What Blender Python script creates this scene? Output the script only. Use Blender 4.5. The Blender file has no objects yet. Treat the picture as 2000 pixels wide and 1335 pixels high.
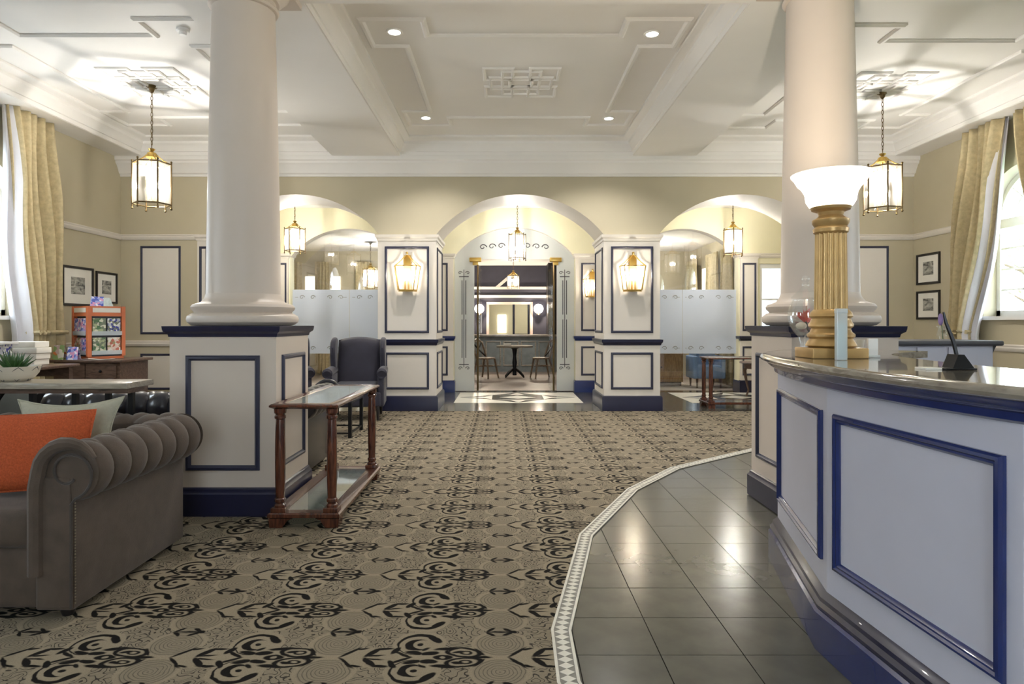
import bpy, bmesh, math, random
from mathutils import Vector, Matrix
random.seed(7)
PI = math.pi
S = bpy.context.scene
COL = S.collection

# ------------------------------------------------------------------ camera
FPX, HC = 1280.0, 1.25                      # focal length in pixels (frame 2000x1335), eye height
cam = bpy.data.cameras.new('camera')
cam.sensor_width = 36.0
cam.lens = FPX / 2000 * 36
cam.shift_x = (1000 - 985) / 2000
cam.shift_y = -(667.5 - 632) / 2000
cam.clip_start = 0.05
camo = bpy.data.objects.new('camera', cam)
camo.location = (0, 0, HC)
camo.rotation_euler = (PI / 2, 0, 0)
COL.objects.link(camo)
S.camera = camo

# ------------------------------------------------------------------ world and exposure
W = bpy.data.worlds.new('overcast_sky')
S.world = W
W.use_nodes = True
bgn = W.node_tree.nodes['Background']
bgn.inputs['Color'].default_value = (0.80, 0.90, 1.0, 1)
bgn.inputs['Strength'].default_value = 9.0
S.view_settings.view_transform = 'Standard'
S.view_settings.look = 'None'
S.view_settings.gamma = 1
S.view_settings.use_curve_mapping = False
S.view_settings.exposure = 0.85

def portal(loc, rot, sx, sy):
    l = bpy.data.lights.new('window_portal', 'AREA')
    l.shape = 'RECTANGLE'; l.size = sx; l.size_y = sy
    l.cycles.is_portal = True
    o = bpy.data.objects.new('window_portal', l)
    o.location = loc; o.rotation_euler = rot
    COL.objects.link(o)

LANTERN_W, SCONCE_W, DOWN_W = 62, 7, 85

# ------------------------------------------------------------------ room constants
XL, XR, YB, YN = -5.53, 5.90, 9.45, -3.0
ZB, ZC = 3.63, 3.88
WIN_R = [7.45, 3.4, -0.6]
WIN_L = [6.85, 2.8, -1.2]
WIN_HW, WIN_SILL, WIN_SPR, WIN_RISE = 0.62, 1.34, 2.47, 0.62
for y in WIN_R:
    portal((XR + 0.24, y, 2.2), (0, PI / 2, 0), 1.8, 1.26)
for y in WIN_L:
    portal((XL - 0.24, y, 2.2), (0, -PI / 2, 0), 1.8, 1.26)
FILL_WIN = [(-0.6, 1.0)]  # opening added in the unseen wall, narrowed to weaken the frontal daylight
for a, b in FILL_WIN:
    portal(((a + b) / 2, YN - 0.12, 1.75), (PI / 2, 0, PI), b - a, 2.5)

# ------------------------------------------------------------------ materials
def lin(c):
    out = []
    for v in c:
        v /= 255.0
        out.append(v / 12.92 if v <= 0.04045 else ((v + 0.055) / 1.055) ** 2.4)
    return (*out, 1)

MATS = {}
def mat(name, col, rough=0.6, metal=0.0, var=0.06, scale=6.0, bump=0.0, bscale=60.0, coat=0.0, sheen=0.0, spec=0.5):
    m = bpy.data.materials.new(name); m.use_nodes = True
    nt = m.node_tree; b = nt.nodes['Principled BSDF']
    b.inputs['Roughness'].default_value = rough
    b.inputs['Metallic'].default_value = metal
    b.inputs['Specular IOR Level'].default_value = spec
    b.inputs['Coat Weight'].default_value = coat
    b.inputs['Sheen Weight'].default_value = sheen
    tc = nt.nodes.new('ShaderNodeTexCoord')
    n = nt.nodes.new('ShaderNodeTexNoise'); n.inputs['Scale'].default_value = scale; n.inputs['Detail'].default_value = 3
    nt.links.new(tc.outputs['Object'], n.inputs['Vector'])
    r = nt.nodes.new('ShaderNodeValToRGB')
    c = lin(col)
    r.color_ramp.elements[0].position = 0.3; r.color_ramp.elements[1].position = 0.7
    r.color_ramp.elements[0].color = tuple(x * (1 - var) for x in c[:3]) + (1,)
    r.color_ramp.elements[1].color = tuple(min(1, x * (1 + var)) for x in c[:3]) + (1,)
    nt.links.new(n.outputs['Fac'], r.inputs['Fac'])
    nt.links.new(r.outputs['Color'], b.inputs['Base Color'])
    if bump:
        n2 = nt.nodes.new('ShaderNodeTexNoise'); n2.inputs['Scale'].default_value = bscale
        nt.links.new(tc.outputs['Object'], n2.inputs['Vector'])
        bp = nt.nodes.new('ShaderNodeBump'); bp.inputs['Strength'].default_value = bump; bp.inputs['Distance'].default_value = 0.01
        nt.links.new(n2.outputs['Fac'], bp.inputs['Height'])
        nt.links.new(bp.outputs['Normal'], b.inputs['Normal'])
    MATS[name] = m
    return m

def wood(name, c0, c1, rough=0.3, coat=0.3, sc=(3, 30, 30)):
    m = mat(name, c0, rough, coat=coat)
    nt = m.node_tree; b = nt.nodes['Principled BSDF']
    tc = nt.nodes['Texture Coordinate']
    mp = nt.nodes.new('ShaderNodeMapping'); mp.inputs['Scale'].default_value = sc
    nt.links.new(tc.outputs['Object'], mp.inputs['Vector'])
    w = nt.nodes.new('ShaderNodeTexNoise'); w.inputs['Scale'].default_value = 1.5; w.inputs['Detail'].default_value = 6; w.inputs['Distortion'].default_value = 1.2
    nt.links.new(mp.outputs['Vector'], w.inputs['Vector'])
    r = nt.nodes.new('ShaderNodeValToRGB')
    r.color_ramp.elements[0].position = 0.35; r.color_ramp.elements[1].position = 0.65
    r.color_ramp.elements[0].color = lin(c0); r.color_ramp.elements[1].color = lin(c1)
    nt.links.new(w.outputs['Fac'], r.inputs['Fac'])
    nt.links.new(r.outputs['Color'], b.inputs['Base Color'])
    return m

def mixmat(name, parts):
    """parts: list of (kind, weight, colour, rough); weighted sum of plain BSDFs"""
    m = bpy.data.materials.new(name); m.use_nodes = True
    nt = m.node_tree; nt.nodes.remove(nt.nodes['Principled BSDF'])
    out = nt.nodes['Material Output']
    prev, acc = None, 0
    for kind, wgt, col, rough in parts:
        s = nt.nodes.new({'t': 'ShaderNodeBsdfTransparent', 'g': 'ShaderNodeBsdfGlossy', 'd': 'ShaderNodeBsdfDiffuse',
                          'l': 'ShaderNodeBsdfTranslucent', 'e': 'ShaderNodeEmission'}[kind])
        s.inputs['Color'].default_value = (*col, 1)
        if kind == 'g': s.inputs['Roughness'].default_value = rough
        if kind == 'e': s.inputs['Strength'].default_value = rough
        if prev is None:
            prev, acc = s.outputs[0], wgt
        else:
            mx = nt.nodes.new('ShaderNodeMixShader'); mx.inputs[0].default_value = wgt / (acc + wgt); acc += wgt
            nt.links.new(prev, mx.inputs[1]); nt.links.new(s.outputs[0], mx.inputs[2]); prev = mx.outputs[0]
    nt.links.new(prev, out.inputs['Surface'])
    MATS[name] = m
    return m

def emis(name, col, st):
    m = bpy.data.materials.new(name); m.use_nodes = True
    b = m.node_tree.nodes['Principled BSDF']
    b.inputs['Base Color'].default_value = (*col, 1)
    b.inputs['Emission Color'].default_value = (*col, 1)
    b.inputs['Emission Strength'].default_value = st
    MATS[name] = m
    return m

mat('ceiling', (232, 229, 224), 0.6, var=0.015, scale=2)
mat('beige', (188, 178, 152), 0.7, var=0.02, scale=3)
mat('cream', (216, 209, 198), 0.55, var=0.02, scale=3)
mat('vest', (228, 222, 190), 0.6, var=0.02, scale=3)
mat('navy', (28, 30, 56), 0.3, var=0.1, coat=0.3)
mat('blue', (30, 44, 96), 0.25, var=0.1, coat=0.4)
mat('trimdark', (44, 46, 66), 0.35, var=0.1)
mat('column', (200, 187, 174), 0.45, var=0.015, scale=4)
mat('counterwhite', (192, 192, 206), 0.4, var=0.015)
mat('slate', (78, 77, 69), 0.2, var=0.12, scale=7, bump=0.03, bscale=5)
mat('grout', (52, 50, 45), 0.7)
mat('mosaic_white', (208, 205, 194), 0.35, var=0.05, scale=40)
mat('mosaic_grey', (112, 110, 102), 0.4, var=0.08, scale=40)
mat('brownvelvet', (80, 67, 57), 0.8, var=0.16, scale=14, bump=0.15, bscale=180, sheen=0.12)
mat('brownvelvet_dark', (62, 54, 50), 0.8, var=0.15, scale=12, bump=0.15, bscale=180, sheen=0.3)
mat('studs', (150, 138, 118), 0.35, 0.8)
mat('orange', (180, 86, 52), 0.95, var=0.2, scale=130, bump=0.5, bscale=220, spec=0.15)
mat('greylinen', (168, 166, 148), 0.9, var=0.06, scale=50, bump=0.2, bscale=240)
mat('blackleather', (30, 30, 38), 0.28, var=0.15, bump=0.08, bscale=120, coat=0.2)
mat('navyvelvet', (38, 36, 50), 0.75, var=0.15, scale=10, sheen=0.15, bump=0.1, bscale=160)
mat('blackmetal', (24, 24, 26), 0.35, 0.4)
mat('brass', (196, 164, 92), 0.28, 0.9, var=0.1)
mat('oldbrass', (110, 92, 62), 0.38, 0.85, var=0.15)
mat('gold', (184, 150, 96), 0.36, 0.4, var=0.16, scale=10)
mat('curtain', (192, 177, 140), 0.85, var=0.14, scale=22, bump=0.06, bscale=90)
mat('lining', (226, 226, 232), 0.85, var=0.03)
mat('whitepaint', (236, 235, 232), 0.4, var=0.01)
mat('paper', (236, 232, 222), 0.8, var=0.03)
mat('frameblack', (30, 26, 26), 0.35, var=0.1)
mat('leaf', (62, 96, 48), 0.5, var=0.35, scale=12)
mat('overlitleaf', (168, 190, 160), 0.6, var=0.2, scale=12)  # foliage colour lightened to imitate overexposure by daylight
mat('ceramic', (216, 206, 188), 0.35, var=0.03)
mat('petalred', (205, 58, 52), 0.6, var=0.3, scale=30)
mat('orangeframe', (208, 116, 74), 0.45, var=0.08)
mat('greydark', (70, 70, 76), 0.5, var=0.1)
mat('greydrum', (128, 132, 130), 0.8, var=0.1)
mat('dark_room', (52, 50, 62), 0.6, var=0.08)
mat('rose', (206, 180, 168), 0.6)
mat('bluechair', (132, 164, 204), 0.8, var=0.1)
mat('barfront', (132, 138, 136), 0.6, var=0.15)
mat('flooroak', (150, 136, 124), 0.45, var=0.12, scale=4)
mat('bark', (92, 78, 66), 0.9, var=0.2)
mat('etch', (150, 152, 150), 0.5, var=0.05)
mat('cardpale', (206, 222, 222), 0.5, var=0.12, scale=40)
mat('lawn', (120, 140, 90), 0.9, var=0.2)
wood('mahogany', (58, 30, 22), (100, 56, 38), 0.25, 0.4, (30, 30, 4))
wood('walnut', (72, 54, 46), (112, 88, 74), 0.35, 0.2, (5, 30, 30))
wood('greyoak', (138, 130, 118), (176, 166, 150), 0.3, 0.2, (4, 40, 30))
wood('oak', (150, 108, 58), (190, 146, 88), 0.4, 0.2, (20, 20, 4))
wood('bentwood', (104, 84, 66), (146, 122, 98), 0.45, 0.1, (20, 20, 6))
wood('countertop', (104, 96, 86), (138, 130, 118), 0.12, 0.6, (6, 6, 20))
mixmat('glass', [('t', 0.90, (0.97, 0.98, 0.98), 0), ('g', 0.10, (1, 1, 1), 0.02)])
mixmat('goblet', [('t', 0.87, (0.98, 0.99, 0.99), 0), ('g', 0.11, (1, 1, 1), 0.03), ('d', 0.02, (0.9, 0.9, 0.9), 0)])
mixmat('tableglass', [('t', 0.45, (0.85, 0.92, 0.9), 0), ('g', 0.45, (1, 1, 1), 0.03), ('d', 0.10, (0.6, 0.7, 0.68), 0)])
mixmat('lanternglass', [('t', 0.86, (1, 0.99, 0.96), 0), ('l', 0.04, (1, 0.98, 0.92), 0), ('g', 0.08, (1, 1, 1), 0.05)])
mixmat('frosted', [('l', 0.42, (0.80, 0.86, 0.95), 0), ('d', 0.40, (0.74, 0.79, 0.87), 0), ('t', 0.14, (1, 1, 1), 0), ('g', 0.04, (1, 1, 1), 0.2)])
mixmat('frosted_clear', [('l', 0.42, (0.90, 0.93, 0.92), 0), ('d', 0.40, (0.86, 0.88, 0.86), 0), ('t', 0.14, (1, 1, 1), 0), ('g', 0.04, (1, 1, 1), 0.2)])
mixmat('acrylic', [('t', 0.55, (0.95, 0.98, 1), 0), ('d', 0.35, (0.85, 0.92, 0.95), 0), ('g', 0.10, (1, 1, 1), 0.05)])
mixmat('shade', [('l', 0.5, (1, 0.97, 0.92), 0), ('d', 0.3, (1, 0.98, 0.94), 0), ('e', 0.2, (1, 0.95, 0.86), 6.0)])
emis('bulb', (1.0, 0.93, 0.78), 16)
emis('downlens', (1.0, 0.97, 0.92), 14)
emis('globe', (1.0, 0.93, 0.84), 5)
emis('daylit', (1.0, 0.95, 0.86), 1.6)

# brochure covers and prints: procedural colour patches
def printmat(name, cols, scale):
    m = bpy.data.materials.new(name); m.use_nodes = True
    nt = m.node_tree; b = nt.nodes['Principled BSDF']; b.inputs['Roughness'].default_value = 0.45
    tc = nt.nodes.new('ShaderNodeTexCoord')
    v = nt.nodes.new('ShaderNodeTexVoronoi'); v.inputs['Scale'].default_value = scale
    nt.links.new(tc.outputs['Object'], v.inputs['Vector'])
    sp = nt.nodes.new('ShaderNodeSeparateColor'); nt.links.new(v.outputs['Color'], sp.inputs['Color'])
    r = nt.nodes.new('ShaderNodeValToRGB'); r.color_ramp.interpolation = 'CONSTANT'
    while len(r.color_ramp.elements) < len(cols): r.color_ramp.elements.new(0.5)
    for i, c in enumerate(cols):
        r.color_ramp.elements[i].position = i / len(cols); r.color_ramp.elements[i].color = lin(c)
    nt.links.new(sp.outputs[0], r.inputs['Fac'])
    nt.links.new(r.outputs['Color'], b.inputs['Base Color'])
    MATS[name] = m
printmat('print_blue', [(70, 90, 180), (150, 160, 215), (226, 224, 236), (210, 150, 190)], 34)
printmat('print_green', [(84, 120, 84), (170, 180, 140), (216, 214, 196), (120, 130, 110)], 34)
printmat('print_red', [(196, 110, 90), (226, 204, 190), (160, 150, 110), (230, 226, 214)], 34)
printmat('print_navy', [(56, 62, 150), (230, 230, 226), (186, 190, 200), (120, 126, 110)], 40)
printmat('print_orange', [(226, 140, 80), (230, 226, 214), (150, 180, 120), (214, 190, 190)], 22)
wood('engraving', (84, 84, 80), (192, 189, 178), 0.8, 0.0, (4, 5, 12))

# ---- carpet: one big node pattern (flat woven print)
def carpet_material():
    m = bpy.data.materials.new('carpet_pattern'); m.use_nodes = True
    nt = m.node_tree; L = nt.links; bs = nt.nodes['Principled BSDF']
    bs.inputs['Roughness'].default_value = 0.95; bs.inputs['Specular IOR Level'].default_value = 0.1
    def op(o, *a):
        n = nt.nodes.new('ShaderNodeMath'); n.operation = o
        for i, x in enumerate(a):
            if isinstance(x, (int, float)): n.inputs[i].default_value = x
            else: L.new(x, n.inputs[i])
        return n.outputs[0]
    add = lambda a, b: op('ADD', a, b)
    sub = lambda a, b: op('SUBTRACT', a, b)
    mul = lambda a, b: op('MULTIPLY', a, b)
    tc = nt.nodes.new('ShaderNodeTexCoord')
    wob = nt.nodes.new('ShaderNodeTexNoise'); wob.inputs['Scale'].default_value = 22
    L.new(tc.outputs['Object'], wob.inputs['Vector'])
    sx = nt.nodes.new('ShaderNodeSeparateXYZ'); L.new(tc.outputs['Object'], sx.inputs[0])
    wv = mul(sub(wob.outputs['Fac'], 0.5), 0.014)
    X = add(sx.outputs['X'], wv); Y = add(sx.outputs['Y'], wv)
    PX, PY = 0.63, 0.403
    a = op('WRAP', add(X, 0.33), PX / 2, -PX / 2)
    b = op('ABSOLUTE', op('WRAP', sub(Y, 2.446), PY / 2, -PY / 2))
    a2 = op('WRAP', add(X, 0.33 + PX / 2), PX / 2, -PX / 2)
    b2 = op('ABSOLUTE', op('WRAP', sub(Y, 2.446 + PY / 2), PY / 2, -PY / 2))
    def ell(A, B, cx, cy, rx, ry, deg=0):
        c, s = math.cos(math.radians(deg)), math.sin(math.radians(deg))
        dx = sub(A, cx); dy = sub(B, cy)
        if deg:
            u = add(mul(dx, c / rx), mul(dy, s / rx)); v = sub(mul(dy, c / ry), mul(dx, s / ry))
        else:
            u = mul(dx, 1 / rx); v = mul(dy, 1 / ry)
        return mul(sub(op('SQRT', add(mul(u, u), mul(v, v))), 1.0), min(rx, ry))
    def crescent(A, B, o, i):
        return op('MAXIMUM', ell(A, B, *o), mul(ell(A, B, *i), -1))
    def ring(A, B, cx, cy, rx, ry, w, deg=0):
        return sub(op('ABSOLUTE', ell(A, B, cx, cy, rx, ry, deg)), w)
    lobe = ell(a, b, 0, 0.1, 0.094, 0.094)
    cres = crescent(a, b, (0.0, 0.100, 0.084, 0.082), (-0.003, 0.093, 0.074, 0.071))
    gap = op('MAXIMUM', cres, op('MINIMUM', sub(0.03, a), 9) if False else mul(op('MINIMUM', sub(a, 0.015), sub(0.115, b)), 1.0))
    blk = [gap,
           ell(a, b, 0.058, 0.137, 0.034, 0.015, -48),
           ell(a, b, -0.083, 0.050, 0.028, 0.012, 60),
           ell(a, b, -0.052, 0.020, 0.040, 0.007, -32),
           crescent(a, b, (-0.006, 0.094, 0.047, 0.044), (0.012, 0.096, 0.037, 0.036)),
           ell(a, b, 0.004, 0.096, 0.011, 0.010),
           ell(a, b, -0.010, 0.034, 0.032, 0.011, -14),
           ell(a, b, 0.050, 0.030, 0.032, 0.013, 6),
           op('MAXIMUM', ell(a, b, 0.100, 0.0, 0.036, 0.017), mul(ell(a, b, 0.100, 0.0, 0.012, 0.009), -1)),
           ring(a, b, 0.178, 0.036, 0.062, 0.031, 0.0045, -8),
           ell(a, b, 0.158, 0.040, 0.022, 0.008, 12), ring(a, b, 0.186, 0.034, 0.020, 0.012, 0.003, 0), ell(a, b, -0.155, 0.012, 0.030, 0.0045, 8), ell(a, b, -0.215, 0.062, 0.022, 0.006, 15), ell(a, b, 0.03, 0.062, 0.016, 0.007, 40),
           ell(a, b, 0.232, 0.0, 0.046, 0.009),
           ell(a, b, 0.108, 0.064, 0.044, 0.0105, 8),
           ell(a, b, 0.236, 0.040, 0.028, 0.007, -55),
           ell(a, b, -0.168, 0.036, 0.040, 0.012, 52),
           ell(a, b, -0.128, 0.063, 0.032, 0.0075, 4),
           ell(a, b, -0.252, 0.038, 0.046, 0.0065, 48)]
    d = blk[0]
    for e in blk[1:]: d = op('MINIMUM', d, e)
    spr = [ell(a2, b2, 0.0, 0.0, 0.048, 0.0065), ell(a2, b2, 0.030, 0.016, 0.022, 0.008, -35), ell(a2, b2, 0.05, 0.004, 0.016, 0.008),
           ell(a2, b2, -0.040, 0.018, 0.022, 0.007, 50)]
    for e in spr: d = op('MINIMUM', d, e)
    def mask(x, w=0.0025):         # 1 inside
        n = nt.nodes.new('ShaderNodeMapRange'); n.interpolation_type = 'SMOOTHSTEP'
        n.inputs['From Min'].default_value = -w; n.inputs['From Max'].default_value = w
        n.inputs['To Min'].default_value = 1; n.inputs['To Max'].default_value = 0
        L.new(x, n.inputs['Value']); return n.outputs[0]
    med = ell(a2, b2, 0.0, 0.098, 0.105, 0.098)
    band = sub(b, 0.074)
    # light cloth: the motif band and lobes, minus the medallions
    light = op('MINIMUM', band, lobe)
    light = op('MAXIMUM', light, mul(med, -1))
    outl = op('MINIMUM', sub(op('ABSOLUTE', lobe), 0.010), sub(op('ABSOLUTE', med), 0.008))
    light = op('MINIMUM', light, outl)
    # fine scroll lines in the grey cloth
    dist = nt.nodes.new('ShaderNodeTexNoise'); dist.inputs['Scale'].default_value = 15; dist.inputs['Detail'].default_value = 1
    L.new(tc.outputs['Object'], dist.inputs['Vector'])
    lines = op('ABSOLUTE', op('SINE', mul(dist.outputs['Fac'], 30)))
    lines = op('LESS_THAN', lines, 0.34)
    circ = op('LESS_THAN', op('ABSOLUTE', op('SINE', mul(add(med, mul(wv, 0.6)), 230))), 0.38)
    inmed = mask(med)
    fine = add(mul(mul(inmed, circ), 0.55), mul(sub(1, inmed), lines))
    def mix(f, c0, c1):
        n = nt.nodes.new('ShaderNodeMix'); n.data_type = 'RGBA'
        if isinstance(f, float): n.inputs[0].default_value = f
        else: L.new(f, n.inputs[0])
        for k, c in ((6, c0), (7, c1)):
            if isinstance(c, tuple): n.inputs[k].default_value = lin(c)
            else: L.new(c, n.inputs[k])
        return n.outputs[2]
    grey = mix(mul(fine, 0.9), (134, 124, 107), (50, 46, 42))
    col = mix(mask(light), grey, (144, 133, 114))
    col = mix(mask(sub(d, 0.0010)), col, (25, 23, 22))
    tuft = nt.nodes.new('ShaderNodeTexNoise'); tuft.inputs['Scale'].default_value = 420
    L.new(tc.outputs['Object'], tuft.inputs['Vector'])
    tv = add(mul(tuft.outputs['Fac'], 0.7), 0.65)
    vm = nt.nodes.new('ShaderNodeMix'); vm.data_type = 'RGBA'; vm.blend_type = 'MULTIPLY'; vm.inputs[0].default_value = 1
    L.new(col, vm.inputs[6]); cmb = nt.nodes.new('ShaderNodeCombineColor')
    for i in range(3): L.new(tv, cmb.inputs[i])
    L.new(cmb.outputs[0], vm.inputs[7])
    L.new(vm.outputs[2], bs.inputs['Base Color'])
    bp = nt.nodes.new('ShaderNodeBump'); bp.inputs['Strength'].default_value = 0.35; bp.inputs['Distance'].default_value = 0.004
    L.new(tuft.outputs['Fac'], bp.inputs['Height']); L.new(bp.outputs['Normal'], bs.inputs['Normal'])
    MATS['carpet'] = m
carpet_material()

def grid_floor_material():
    """slate with faint joints, for the hall too far away to lay tile by tile"""
    m = mat('slate_far', (78, 77, 72), 0.13, var=0.2, scale=5)
    nt = m.node_tree; b = nt.nodes['Principled BSDF']
    old = b.inputs['Base Color'].links[0].from_socket
    tc = nt.nodes['Texture Coordinate']
    br = nt.nodes.new('ShaderNodeTexBrick'); br.offset = 0
    br.inputs['Scale'].default_value = 1; br.inputs['Brick Width'].default_value = 0.315; br.inputs['Row Height'].default_value = 0.315
    br.inputs['Mortar Size'].default_value = 0.004
    br.inputs['Color1'].default_value = (1, 1, 1, 1); br.inputs['Color2'].default_value = (0.92, 0.92, 0.92, 1); br.inputs['Mortar'].default_value = (0.5, 0.5, 0.5, 1)
    nt.links.new(tc.outputs['Object'], br.inputs['Vector'])
    mx = nt.nodes.new('ShaderNodeMix'); mx.data_type = 'RGBA'; mx.blend_type = 'MULTIPLY'; mx.inputs[0].default_value = 1
    nt.links.new(old, mx.inputs[6]); nt.links.new(br.outputs['Color'], mx.inputs[7])
    nt.links.new(mx.outputs[2], b.inputs['Base Color'])
grid_floor_material()

# ------------------------------------------------------------------ builders
def worldloc(o):
    v = Vector((0, 0, 0))
    while o is not None:
        v += o.location; o = o.parent
    return v

class MB:
    def __init__(s): s.v, s.f = [], []
    def add(s, vs, fs):
        n = len(s.v); s.v += [Vector(p) for p in vs]; s.f += [tuple(i + n for i in f) for f in fs]; return s
    def box(s, x0, x1, y0, y1, z0, z1):
        return s.add([(x0, y0, z0), (x1, y0, z0), (x1, y1, z0), (x0, y1, z0), (x0, y0, z1), (x1, y0, z1), (x1, y1, z1), (x0, y1, z1)],
                     [(0, 3, 2, 1), (4, 5, 6, 7), (0, 1, 5, 4), (1, 2, 6, 5), (2, 3, 7, 6), (3, 0, 4, 7)])
    def rbox(s, x0, x1, y0, y1, z0, z1, r, seg=3):
        bm = bmesh.new(); bmesh.ops.create_cube(bm, size=1)
        for v in bm.verts:
            v.co = Vector(((x0 + x1) / 2 + v.co.x * (x1 - x0), (y0 + y1) / 2 + v.co.y * (y1 - y0), (z0 + z1) / 2 + v.co.z * (z1 - z0)))
        bmesh.ops.bevel(bm, geom=bm.edges[:], offset=r, segments=seg, profile=0.5, affect='EDGES')
        bm.verts.index_update()
        s.add([v.co.copy() for v in bm.verts], [[v.index for v in f.verts] for f in bm.faces]); bm.free()
        return s
    def prism(s, poly, z0, z1):
        n = len(poly)
        return s.add([(x, y, z0) for x, y in poly] + [(x, y, z1) for x, y in poly],
                     [tuple(range(n))[::-1], tuple(range(n, 2 * n))] + [(i, (i + 1) % n, n + (i + 1) % n, n + i) for i in range(n)])
    def extr(s, poly, vec):
        n = len(poly); vec = Vector(vec)
        return s.add([Vector(p) for p in poly] + [Vector(p) + vec for p in poly],
                     [tuple(range(n))[::-1], tuple(range(n, 2 * n))] + [(i, (i + 1) % n, n + (i + 1) % n, n + i) for i in range(n)])
    def lathe(s, prof, cx, cy, seg=32, a0=0.0, a1=2 * PI):
        full = abs(a1 - a0 - 2 * PI) < 1e-6
        k = seg if full else seg + 1
        vs = []
        for r, z in prof:
            for j in range(k):
                t = a0 + (a1 - a0) * j / seg
                vs.append((cx + r * math.cos(t), cy + r * math.sin(t), z))
        fs = []
        for i in range(len(prof) - 1):
            for j in range(seg):
                j2 = (j + 1) % k
                fs.append((i * k + j, i * k + j2, (i + 1) * k + j2, (i + 1) * k + j))
        if full:
            if prof[0][0] > 1e-5: fs.append(tuple(range(k))[::-1])
            if prof[-1][0] > 1e-5: fs.append(tuple((len(prof) - 1) * k + j for j in range(k)))
        return s.add(vs, fs)
    def tube(s, pts, r, seg=8, closed=False):
        pts = [Vector(p) for p in pts]; n = len(pts)
        rs = r if isinstance(r, (list, tuple)) else [r] * n
        vs, fs = [], []
        prevx = None
        for i, p in enumerate(pts):
            t = (pts[(i + 1) % n] - pts[i - 1]) if closed else (pts[min(i + 1, n - 1)] - pts[max(i - 1, 0)])
            t.normalize()
            ref = prevx if prevx is not None else (Vector((1, 0, 0)) if abs(t.x) < 0.8 else Vector((0, 1, 0)))
            x = (ref - t * ref.dot(t)); x.normalize(); y = t.cross(x); prevx = x
            for j in range(seg):
                a = 2 * PI * j / seg
                vs.append(p + (x * math.cos(a) + y * math.sin(a)) * rs[i])
        m = n if closed else n - 1
        for i in range(m):
            for j in range(seg):
                i2 = (i + 1) % n
                fs.append((i * seg + j, i * seg + (j + 1) % seg, i2 * seg + (j + 1) % seg, i2 * seg + j))
        if not closed:
            fs.append(tuple(range(seg))[::-1]); fs.append(tuple((n - 1) * seg + j for j in range(seg)))
        return s.add(vs, fs)
    def sweep(s, prof, path, nrm, closed=True):
        """mitred sweep: prof points (side, out); side is nrm x direction, out is along nrm"""
        path = [Vector(p) for p in path]; nrm = Vector(nrm).normalized(); n = len(path); k = len(prof)
        vs, fs = [], []
        for i, p in enumerate(path):
            d1 = (p - path[i - 1]).normalized() if (closed or i > 0) else None
            d2 = (path[(i + 1) % n] - p).normalized() if (closed or i < n - 1) else None
            d1 = d1 or d2; d2 = d2 or d1
            l1, l2 = nrm.cross(d1), nrm.cross(d2)
            mt = (l1 + l2) / max(0.15, 1 + l1.dot(l2))
            for a, o in prof: vs.append(p + mt * a + nrm * o)
        for i in range(n if closed else n - 1):
            i2 = (i + 1) % n
            for j in range(k):
                fs.append((i * k + j, i * k + (j + 1) % k, i2 * k + (j + 1) % k, i2 * k + j))
        if not closed:
            fs.append(tuple(range(k))); fs.append(tuple((n - 1) * k + j for j in range(k))[::-1])
        return s.add(vs, fs)
    def ball(s, c, r, seg=12, rings=8, sc=(1, 1, 1)):
        prof = [(max(1e-6, math.sin(PI * i / rings)), -math.cos(PI * i / rings)) for i in range(rings + 1)]
        n0 = len(s.v); s.lathe(prof, 0, 0, seg)
        for i in range(n0, len(s.v)):
            v = s.v[i]; s.v[i] = Vector((c[0] + v.x * r * sc[0], c[1] + v.y * r * sc[1], c[2] + v.z * r * sc[2]))
        return s
    def xf(s, M, start=0):
        for i in range(start, len(s.v)): s.v[i] = M @ s.v[i]
        return s
    def grid(s, fn, nu, nv, closeu=False):
        vs = [fn(i / nu, j / nv) for j in range(nv + 1) for i in range(nu + (0 if closeu else 1))]
        k = nu if closeu else nu + 1
        return s.add(vs, [(j * k + i, j * k + (i + 1) % k, (j + 1) * k + (i + 1) % k, (j + 1) * k + i) for j in range(nv) for i in range(nu)])
    def mesh(s, name, m, off, smooth=True, angle=35):
        me = bpy.data.meshes.new(name)
        me.from_pydata([tuple(p - off) for p in s.v], [], s.f)
        bm = bmesh.new(); bm.from_mesh(me)
        bmesh.ops.remove_doubles(bm, verts=bm.verts[:], dist=1e-6)
        bmesh.ops.recalc_face_normals(bm, faces=bm.faces[:])
        bm.to_mesh(me); bm.free()
        if smooth:
            me.polygons.foreach_set('use_smooth', [True] * len(me.polygons))
            me.set_sharp_from_angle(angle=math.radians(angle))
        me.materials.append(MATS[m])
        return me
    def build(s, name, m, parent=None, bevel=0.0, origin=None, **kw):
        off = worldloc(parent) if parent else Vector((0, 0, 0))
        loc = Vector((0, 0, 0))
        if origin is not None: loc = Vector(origin) - off
        o = bpy.data.objects.new(name, s.mesh(name, m, off + loc, **kw))
        o.parent = parent; o.location = loc
        COL.objects.link(o)
        if bevel:
            md = o.modifiers.new('edge', 'BEVEL'); md.width = bevel; md.segments = 2; md.limit_method = 'ANGLE'
        return o

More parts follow.
